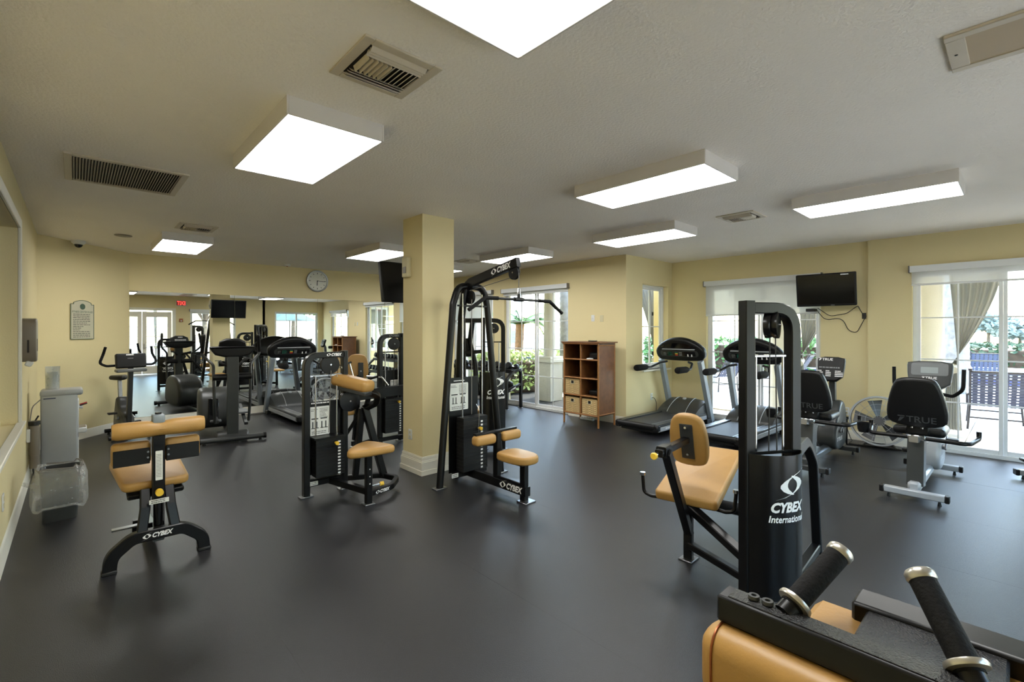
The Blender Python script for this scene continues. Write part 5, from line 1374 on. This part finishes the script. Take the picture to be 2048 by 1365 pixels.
for i, (lab, pts) in enumerate((('dark water hose running down behind the cooler', [(-.30, 7.53, .70), (-.34, 7.50, .62), (-.35, 7.44, .40), (-.34, 7.43, .12), (-.33, 7.45, .02)]), ('thin grey tube looping from the cooler top to the wall', [(-.285, 7.50, .88), (-.345, 7.40, .82), (-.365, 7.34, .62), (-.345, 7.36, .50)]))):
    tag(MB().tube(fillet([V(*p) for p in pts], .1, 6), .008 if i == 0 else .005, 8).build('hose', 'cable_black' if i == 0 else 'cable_grey'), lab, 'hose', 'cooler hoses')
fl_ = thing('water_filter', 'upright grey water filter cartridge clipped to the wall behind the cooler', 'filter', (-.325, 7.33, .16))
MB().lathe([(.02, 0), (.044, .01), (.046, .30), (.04, .33), (.02, .345)], (0, 0, .13), (0, 0, 1), 20).build('cartridge', 'grey_dispenser', fl_); BX('wall_bracket', (-.045, 0, .36), (.03, .10, .14), 'white_plastic', fl_); CYL('cap', (0, 0, .47), (0, 0, .51), .048, 'cable_black', fl_); CYL('sump', (0, 0, .0), (0, 0, .14), .04, 'grey_dispenser', fl_)

b = thing('trash_can', 'dark trash can draped in a clear bag beside the cooler', 'trash can', (-.095, 5.80, 0))
b.scale = (.86, .86, .98)
def rring(w_, d_, r_, z): return [(x, y, z) for x, y in rrect(w_, d_, r_, 5)]
def loft(rings, name, m, par, caps=(True, False), ang=50):
    n = len(rings[0]); vs = [V(*p) for rg in rings for p in rg]; fs = []
    for j in range(len(rings)-1):
        for i in range(n): fs.append((j*n+i, j*n+(i+1) % n, (j+1)*n+(i+1) % n, (j+1)*n+i))
    if caps[0]: fs.append(tuple(range(n))[::-1])
    if caps[1]: fs.append(tuple((len(rings)-1)*n+i for i in range(n)))
    return MB().add(vs, fs).build(name, m, par, None, ang)
loft([rring(.26, .22, .05, .0), rring(.31, .27, .06, .44), rring(.325, .285, .06, .445), rring(.325, .285, .06, .46), rring(.30, .26, .055, .46), rring(.25, .21, .05, .012)], 'bin', 'dark_grey_plastic', b)
rnd = random.Random(4); rings = []
for z, ex_ in ((.15, .05), (.165, .08), (.21, .105), (.28, .11), (.36, .095), (.44, .05), (.475, .018), (.468, -.01), (.40, -.035), (.20, -.06)):
    rg = rring(.325+ex_, .285+ex_, .07, z)
    rings.append([(x*(1+rnd.uniform(-.02, .02)), y*(1+rnd.uniform(-.02, .02)), z+rnd.uniform(-.012, .012)+(.03*sin(3*atan2(y, x)) if z < .3 else 0)) for x, y, z in rg])
loft(rings, 'bag', 'bag_film', b, (False, False), 80)
hem = rings[0]; MB().tube([V(*p)*1.0 for p in hem], .012, 6, close=True).build('bag_hem', 'bag_film', b, None, 80)
MB().tube([V(*p) for p in rings[6]], .006, 6, close=True).build('bag_rim', 'cable_grey', b, None, 80)
MB().tube([(-.16, .02, .30), (-.23, .03, .325), (-.27, .06, .34)], .018, 8).build('bag_tail', 'bag_film', b, None, 80)
# ------------------------------------------------------------------ outside: terrace, porch, planting, pool
RND = random.Random(7)
struct(MB().box((20, 8, -.16), (140, 140, .1), 0).build('ground', 'lawn'))
pt = struct(MB().box((14.2, 4.0, -.08), (14.0, 26, .06), 0).build('patio', 'paver_bed'))
pm = [MB().box((0, 0, 0), (.594, .394, .04), .006).mesh('paver', 'paver') for _ in range(1)]
def pave(x0, x1, y0, y1):
    j = 0; y = y0
    while y < y1-.01:
        x = x0+(.3 if j % 2 else 0)
        while x < x1-.01:
            q = link('paver', pm[0], pt); q.location = (x+.3, y+.2, -.035+RND.uniform(-.001, .001)); x += .6
        y += .4; j += 1
pave(8.95, 13.8, -1.0, 3.8)
pave(7.35, 10.0, 5.4, 8.6)
MB().box((14.5, -5, -.045), (12, 8, .04), 0).box((17.4, 1.4, -.045), (6.8, 4.8, .04), 0).box((14.5, 6.6, -.046), (8.6, 5.4, .04), 0).box((8.1, 12, -.047), (1.4, 6.6, .04), 0).build('paver_field', 'paver', pt)
bk = struct(MB().box((4, -9, -.08), (16, 14.4, .06), 0).build('rear_terrace', 'paver'))

# covered porch
def porch_column(name, label, x, y, h=2.75, r=.235, ped=0.0, rs=None, grp='porch columns'):
    c = thing(name, label, 'column', (x, y, -.02), 0, grp)
    z = 0
    if ped > 0:
        BX('pedestal', (0, 0, ped/2), (.44, .44, ped), 'stucco', c, .01); BX('pedestal_cap', (0, 0, ped-.04), (.52, .52, .08), 'stucco', c, .01); BX('pedestal_neck', (0, 0, ped+.03), (.46, .46, .06), 'stucco', c, .01); z = ped+.05
    MB().lathe([(r, z), (r*.98, z+.8), (r*.9, h)], n=28).build('shaft', 'stucco', c)
    BX('capital', (0, 0, h+.03), (r*2.4, r*2.4, .10), 'stucco', c, .01); BX('abacus', (0, 0, h+.12), (r*2.7, r*2.7, .08), 'stucco', c, .01)
    return c
porch_column('porch_column', 'thick stucco porch column with curtain, left in the right window', 10.45, 1.10)
porch_column('porch_column', 'stucco porch column seen through the half shaded patio door', 10.45, 3.30)
porch_column('porch_column', 'stucco porch column at the right end of the porch', 10.45, -2.6)
porch_column('porch_column', 'round stucco column on a square pedestal outside the sliding door', 8.40, 7.75, 2.75, .15, 1.0)
porch_column('porch_column', 'round stucco column beyond the last far window', 8.40, 10.9, 2.75, .15, 1.0)
pr = struct(MB().box((9.85, -.2, 3.0), (1.95, 9.6, .2), 0).build('porch_roof', 'soffit'))
MB().box((10.60, -.2, 2.82), (.42, 9.6, .36), .01).build('porch_beam', 'stucco_yellow', pr)
pr2 = struct(MB().box((7.98, 8.6, 3.0), (1.3, 7.4, .2), 0).build('side_porch_roof', 'soffit')); MB().box((8.40, 8.6, 2.90), (.36, 7.4, .30), .01).build('porch_beam', 'stucco_yellow', pr2)
# yellow pier seen through the narrow window
BX('yellow_pier', (9.9, 5.5, 1.5), (.45, .45, 3.0), 'stucco_yellow', None, .01); struct(bpy.data.objects['yellow_pier'])

def curtain_(label, x, y0, y1, ytie, ztie, ztop=2.65):
    """tied-back curtain hanging in the YZ plane with folds"""
    c = thing('porch_curtain', label, 'curtain', (x, (y0+y1)/2, 0), 0, 'porch curtains'); o = V(x, (y0+y1)/2, 0)
    NU, NV = 48, 26; vs = []; fs = []
    for th in (0, .006):
        for j in range(NV+1):
            v = j/NV; z = ztop-(ztop-.05)*v
            k = (ztop-z)/(ztop-ztie) if z > ztie else 1
            if z > ztie: a0 = y0+(ytie-.06-y0)*(k**.8); a1 = y1+(ytie+.06-y1)*(k**1.6)
            else: u = (ztie-z)/ztie; a0 = ytie-.06-.05*u; a1 = ytie+.06+.07*u
            for i in range(NU+1):
                t = i/NU; amp = .035*(1-.45*k)
                vs.append(V(th+amp*sin(t*pi*13), a0+(a1-a0)*t-o.y, z))
    q = (NU+1)*(NV+1)
    for j in range(NV):
        for i in range(NU):
            a_ = j*(NU+1)+i; f = (a_, a_+1, a_+NU+2, a_+NU+1); fs.append(f); fs.append(tuple(q+w_ for w_ in f[::-1]))
    MB().add(vs, fs).build('cloth', 'curtain_cloth', c, None, 70)
    CYL('tie_band', (-.05, ytie-o.y, ztie-.03), (-.05+.1, ytie-o.y, ztie+.03), .07, 'curtain', c, n=14)
    CYL('curtain_rod', (0, y0-o.y-.1, ztop+.02), (0, y1-o.y+.1, ztop+.02), .012, 'bronze_metal', c)
curtain_('grey curtain tied back beside the thick porch column, seen in the right window', 10.45, .84, .22, .78, 1.05)
curtain_('curtain tied back beyond the narrow window beside the yellow pier', 9.9, 6.35, 5.75, 5.82, 1.0)
curtain_('curtain tied back in the shaded patio door view', 10.45, 3.05, 2.35, 2.98, 1.05)

# palms, trees, hedges
def palm_trunk(label, x, y, h, r, m='palm_trunk', crown=True, fr_len=2.2, nf=13, lean=0.0, cat='palm tree', seed=1):
    p = thing('palm_tree', label, cat, (x, y, -.1), 0, 'palm trees')
    prof = []
    nseg = int(h/.14)
    vs_r = []
    for i in range(nseg*2+1):
        z = h*i/(nseg*2); rr = r*(1.25-.35*min(1, z/1.0)) if z < 1 else r*.9
        prof.append((rr*(1.035 if i % 2 else .985), z))
    MB().lathe(prof, (0, 0, 0), (lean, 0, 1), 18).build('trunk', m, p, None, 70)
    if crown:
        rnd = random.Random(seed); top = V(lean*h, 0, h)
        me_list = []
        for v_ in range(3):
            droop = (.35, .75, 1.15)[v_]; mb = MB(); L = fr_len
            spine = [V(L*t*(1-.12*droop*t), 0, L*(.55*t-droop*.75*t*t)) for t in [i/12 for i in range(13)]]
            mb.tube(spine, .012, 5)
            for i in range(1, 13):
                for s in (-1, 1):
                    for kk in (0, .33, .66):
                        b_ = spine[i-1].lerp(spine[i], kk); ll = L*.30*sin(pi*min(1, .12+.85*(i+kk)/13))
                        d = V(.55, s*1.0, -.35).normalized()
                        tip = b_+d*ll; w_ = V(.04, 0, 0)
                        mb.add([b_-w_, b_+w_, tip], [(0, 1, 2)])
            me_list.append(mb.mesh('frond', 'frond', 80))
        for i in range(nf):
            q = link('frond', me_list[i % 3], p); q.location = top; q.rotation_euler = (0, 0, 2*pi*i/nf+rnd.uniform(-.15, .15))
    return p
palm_trunk('grey palm trunk by the pool, seen in the right window', 17.6, 1.25, 6.5, .30, seed=2)
palm_trunk('grey palm trunk at the left of the half shaded patio door', 15.2, 7.05, 6.5, .26, seed=3)
palm_trunk('pale palm trunk at the right of the half shaded patio door', 14.6, 3.35, 6.5, .26, seed=4)
palm_trunk('pale grey palm trunk behind the pedestal column outside the sliding door', 9.9, 8.55, 6.0, .17, seed=5)
palm_trunk('short green palm with brown leaning trunk outside the sliding door', 10.4, 11.0, 2.0, .15, 'palm_trunk_brown', True, 1.25, 15, .06, seed=6)

def leaf_cloud(mb, c, rad, n, size, rnd):
    for _ in range(n):
        while True:
            p = V(rnd.uniform(-1, 1), rnd.uniform(-1, 1), rnd.uniform(-1, 1))
            if .35 < p.length < 1: break
        p = V(p.x*rad[0], p.y*rad[1], p.z*rad[2])+Vector(c)
        d = V(rnd.uniform(-1, 1), rnd.uniform(-1, 1), rnd.uniform(-.6, .9)).normalized(); s = d.orthogonal().normalized()
        sz = size*rnd.uniform(.6, 1.3)
        mb.add([p-s*sz*.35, p+d*sz, p+s*sz*.35, p-d*sz*.4], [(0, 1, 2, 3)])
def leaf_box(mb, c, d, n, size, rnd):
    for _ in range(n):
        p = V(rnd.uniform(-.5, .5)*d[0], rnd.uniform(-.5, .5)*d[1], rnd.uniform(-.5, .5)*d[2])
        k = rnd.randrange(3)
        if rnd.random() < .75: p[k] = (abs(d[k])/2*(1 if rnd.random() < .5 or k == 2 else -1))+rnd.uniform(-.08, .08)
        dd = V(rnd.uniform(-1, 1), rnd.uniform(-1, 1), rnd.uniform(-.3, 1)).normalized(); s = dd.orthogonal().normalized(); sz = size*rnd.uniform(.6, 1.3); p = p+Vector(c)
        mb.add([p-s*sz*.4, p+dd*sz, p+s*sz*.4, p-dd*sz*.4], [(0, 1, 2, 3)])
def hedge(label, c, d, m, size, n, cat='hedge'):
    h = thing('hedge', label, cat, (c[0], c[1], -.05)); rnd = random.Random(int(c[0]*100))
    MB().box((0, 0, d[2]*.42), (d[0]*.8, d[1]*.8, d[2]*.8), .05).build('stems', 'soil', h)
    mb = MB(); leaf_box(mb, (0, 0, d[2]*.55), (d[0], d[1], d[2]*.9), n, size, rnd); mb.build('foliage', m, h, None, 180)
hedge('variegated light green hedge outside the sliding door', (9.3, 9.5), (3.0, .9, 1.05), 'leaf_light', .11, 2600)
hedge('light shrub beside the pedestal column, right in the sliding door', (9.6, 7.4), (.9, .9, .95), 'leaf_light', .10, 900, 'shrub')
hedge('low flowering hedge beyond the pool in the right window', (27.5, .5), (1.2, 9, 1.1), 'leaf_dark', .2, 2200)
hedge('clipped green hedge beyond the terrace in the half shaded door', (21.0, 8.0), (1.4, 9.0, 1.3), 'leaf_green', .2, 2600)
def tree(label, x, y, h, r, m, n=1800, size=.35, seed=1):
    t_ = thing('tree', label, 'tree', (x, y, -.1), 0, 'garden trees'); rnd = random.Random(seed)
    mb = MB(); mb.cyl((0, 0, 0), (0, 0, h*.6), .16, .09, 10)
    for i in range(5): a_ = 2*pi*i/5; mb.cyl((0, 0, h*.4), (r*.5*cos(a_), r*.5*sin(a_), h*.7), .06, .03, 8)
    mb.build('trunk', 'bark', t_)
    mb = MB()
    for i in range(7):
        a_ = 2*pi*i/7; k = .55 if i else 0
        leaf_cloud(mb, (r*k*cos(a_), r*k*sin(a_), h*.72+rnd.uniform(-.4, .4)), (r*.6, r*.6, r*.5), n//7, size, rnd)
    mb.build('crown', m, t_, None, 180)
tree('leafy tree behind the left palm of the half shaded patio door', 25, 13.5, 6.5, 2.4, 'leaf_green', seed=1)
tree('leafy tree in the middle of the half shaded patio door view', 26, 8.0, 6.0, 2.4, 'leaf_green', seed=2)
tree('leafy tree at the right of the half shaded patio door view', 29, 4.0, 5.5, 1.8, 'leaf_green', seed=3)
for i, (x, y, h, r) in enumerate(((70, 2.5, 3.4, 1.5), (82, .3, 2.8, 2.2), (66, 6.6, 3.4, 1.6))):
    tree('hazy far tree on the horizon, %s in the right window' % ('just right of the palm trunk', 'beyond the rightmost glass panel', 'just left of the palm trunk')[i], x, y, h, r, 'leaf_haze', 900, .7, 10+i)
tree('green tree outside the double doors, left one in the mirror', 0.2, -9.5, 5.5, 2.1, 'leaf_green', 1800, .3, 21)
tree('green tree outside the double doors, right one in the mirror', 5.4, -10.5, 5.5, 2.1, 'leaf_green', 1600, .3, 22)
tree('tree beyond the lawn behind the row of windows in the mirror', 11, -13, 6, 2.4, 'leaf_green', 1600, .35, 23)

# pool with raised tiled edge
pl = struct(MB().box((23.0, 0, -.12), (4.6, 13, .06), 0).build('pool_basin', 'pool_tile'))
MB().box((23.0, 0, .08), (4.6, 12.6, .02), 0).build('pool_water', 'water', pl)
MB().box((20.55, 0, .06), (.35, 13, .30), .01).build('tile_band', 'pool_tile', pl); MB().box((20.55, 0, .24), (.45, 13, .06), .01).build('coping', 'pool_coping', pl)
MB().box((25.5, 0, .1), (.5, 13, .3), .01).build('coping', 'pool_coping', pl)

# strap loungers and benches
def lounge(label, loc, rz, first=[None]):
    if first[0] is None:
        l = thing('lounge_chair', label, 'lounge chair', (0, 0, 0), 0, 'strap lounge chairs')
        # back towards -x; sits facing +x
        for s in (-1, 1):
            TUBE('side_frame', [(-.42, s*.33, 1.02), (-.05, s*.33, .40), (1.0, s*.33, .36)], .018, 'bronze_metal', l, .08)
            for x_ in (-.10, .85): TUBE('leg', [(x_, s*.33, .40), (x_, s*.36, 0)], .016, 'bronze_metal', l)
            TUBE('armrest', [(-.18, s*.35, .60), (.0, s*.36, .62), (.34, s*.36, .60), (.36, s*.36, .38)], .018, 'bronze_metal', l, .06)
            CYL('finial', (-.42, s*.33, 1.02), (-.44, s*.33, 1.06), .026, 'bronze_metal', l)
        TUBE('cross_rail', [(-.42, -.33, 1.0), (-.42, .33, 1.0)], .014, 'bronze_metal', l); TUBE('cross_rail', [(-.08, -.33, .20), (-.08, .33, .20)], .012, 'bronze_metal', l); TUBE('cross_rail', [(.85, -.33, .22), (.85, .33, .22)], .012, 'bronze_metal', l)
        v = MB().box((0, 0, 0), (.004, .062, .70), .001, RY(radians(-31))).mesh('strap', 'strap_blue')
        for i in range(7):
            q = link('strap', v, l); q.location = (-.235, -.27+.09*i, .70)
        hme = MB().box((0, 0, 0), (.006, .64, .036), .001, RY(radians(-31))).mesh('strap', 'strap_blue')
        for i in range(12):
            q = link('strap', hme, l); t_ = (i+.5)/12; q.location = (-.42+.36*t_-.004, 0, 1.0-.59*t_)
        sme = MB().box((0, 0, 0), (.07, .64, .006), .001).mesh('strap', 'strap_blue')
        for i in range(10):
            q = link('strap', sme, l); q.location = (.02+.10*i, 0, .40-.004*i)
        first[0] = l
    else: l = copy_tree(first[0]); l['label'] = label
    l.location = (loc[0], loc[1], -.015); l.rotation_euler = (0, 0, rz)
    return l
lounge('blue strap lounge chair seen from behind just outside the right window', (11.3, .30), radians(4))
lounge('blue strap lounge chair beside the pool, left of the palm in the right window', (18.9, 2.0), radians(185))
lounge('blue strap lounge chair by the pool, right of the palm in the right window', (19.0, .75), radians(178))
lounge('dark strap lounge chair outside the half shaded patio door', (13.2, 5.6), radians(70))
lounge('strap lounge chair outside the half shaded patio door, behind the second treadmill', (14.2, 4.2), radians(95))
lounge('strap lounge chair by the umbrella, seen in the mirror', (7.9, -4.2), radians(-90))

# neighbouring building, sign, lantern, fence and bins outside the sliding door
nb = thing('pool_house', 'pale building beyond the sliding door with a notice on its wall', 'building', (12.2, 15.2, 0))
BX('wall', (-1.1, 0, 1.7), (6.9, .3, 3.6), 'stucco', nb, .01); BX('terracotta_panel', (-1.4, -.16, 1.5), (.9, .03, 1.2), 'stucco_orange', nb); BX('plinth', (-1.1, -.17, .12), (6.9, .05, .35), 'stucco_yellow', nb)
BX('roof', (-1.1, 0, 3.62), (7.3, 1.2, .2), 'stucco_orange', nb)
s2 = thing('notice_board', 'pale blue notice board on the building wall outside the sliding door', 'sign', (14.05, 15.03, 1.43)); BX('board', (0, 0, 0), (.42, .02, .72), 'blue_sign', s2); LINES(frame((0, -.012, -.05), (1, 0, 0), (0, 0, 1)), .34, .5, 9, s2, 'dark_print', .3, 5)
ln = thing('wall_lantern', 'small wall lantern above the notice board outside', 'lantern', (14.15, 15.0, 1.95)); MB().lathe([(.03, 0), (.09, .04), (.10, .24), (.12, .26), (.02, .36)], n=8).build('lamp_body', 'bronze_metal', ln); BX('bracket', (0, .06, .2), (.03, .1, .05), 'bronze_metal', ln)
fe = thing('picket_fence', 'white picket fence behind the palm outside the sliding door', 'fence', (16.1, 16.2, 0))
pk = MB().box((0, 0, .75), (.06, .03, 1.5), .004).mesh('picket', 'frame_white')
for i in range(18):
    q = link('picket', pk, fe); q.location = (-1.0+.13*i, 0, 0)
for z in (.35, 1.25): BX('rail', (.1, .03, z), (2.4, .03, .07), 'frame_white', fe)
bn = thing('storage_bin', 'dark blue bin in front of the white fence outside', 'bin', (13.4, 13.5, -.05)); BX('body', (0, 0, .4), (.7, .6, .8), 'bin_blue', bn, .03); BX('lid', (0, 0, .85), (.76, .66, .1), 'bin_blue', bn, .03)
um = thing('patio_umbrella', 'dark green patio umbrella outside, seen in the mirror', 'umbrella', (8.7, -6.5, 0)); MB().lathe([(1.5, 2.2), (1.0, 2.45), (.4, 2.68), (0, 2.8)], n=8).build('canopy', 'umbrella_green', um, None, 10); CYL('pole', (0, 0, 0), (0, 0, 2.8), .025, 'bronze_metal', um); CYL('base', (0, 0, 0), (0, 0, .08), .28, 'bronze_metal', um)
curtain_('tan curtain tied back outside the double doors, seen in the mirror', 2.35, -2.2, -2.9, -2.3, 1.0)
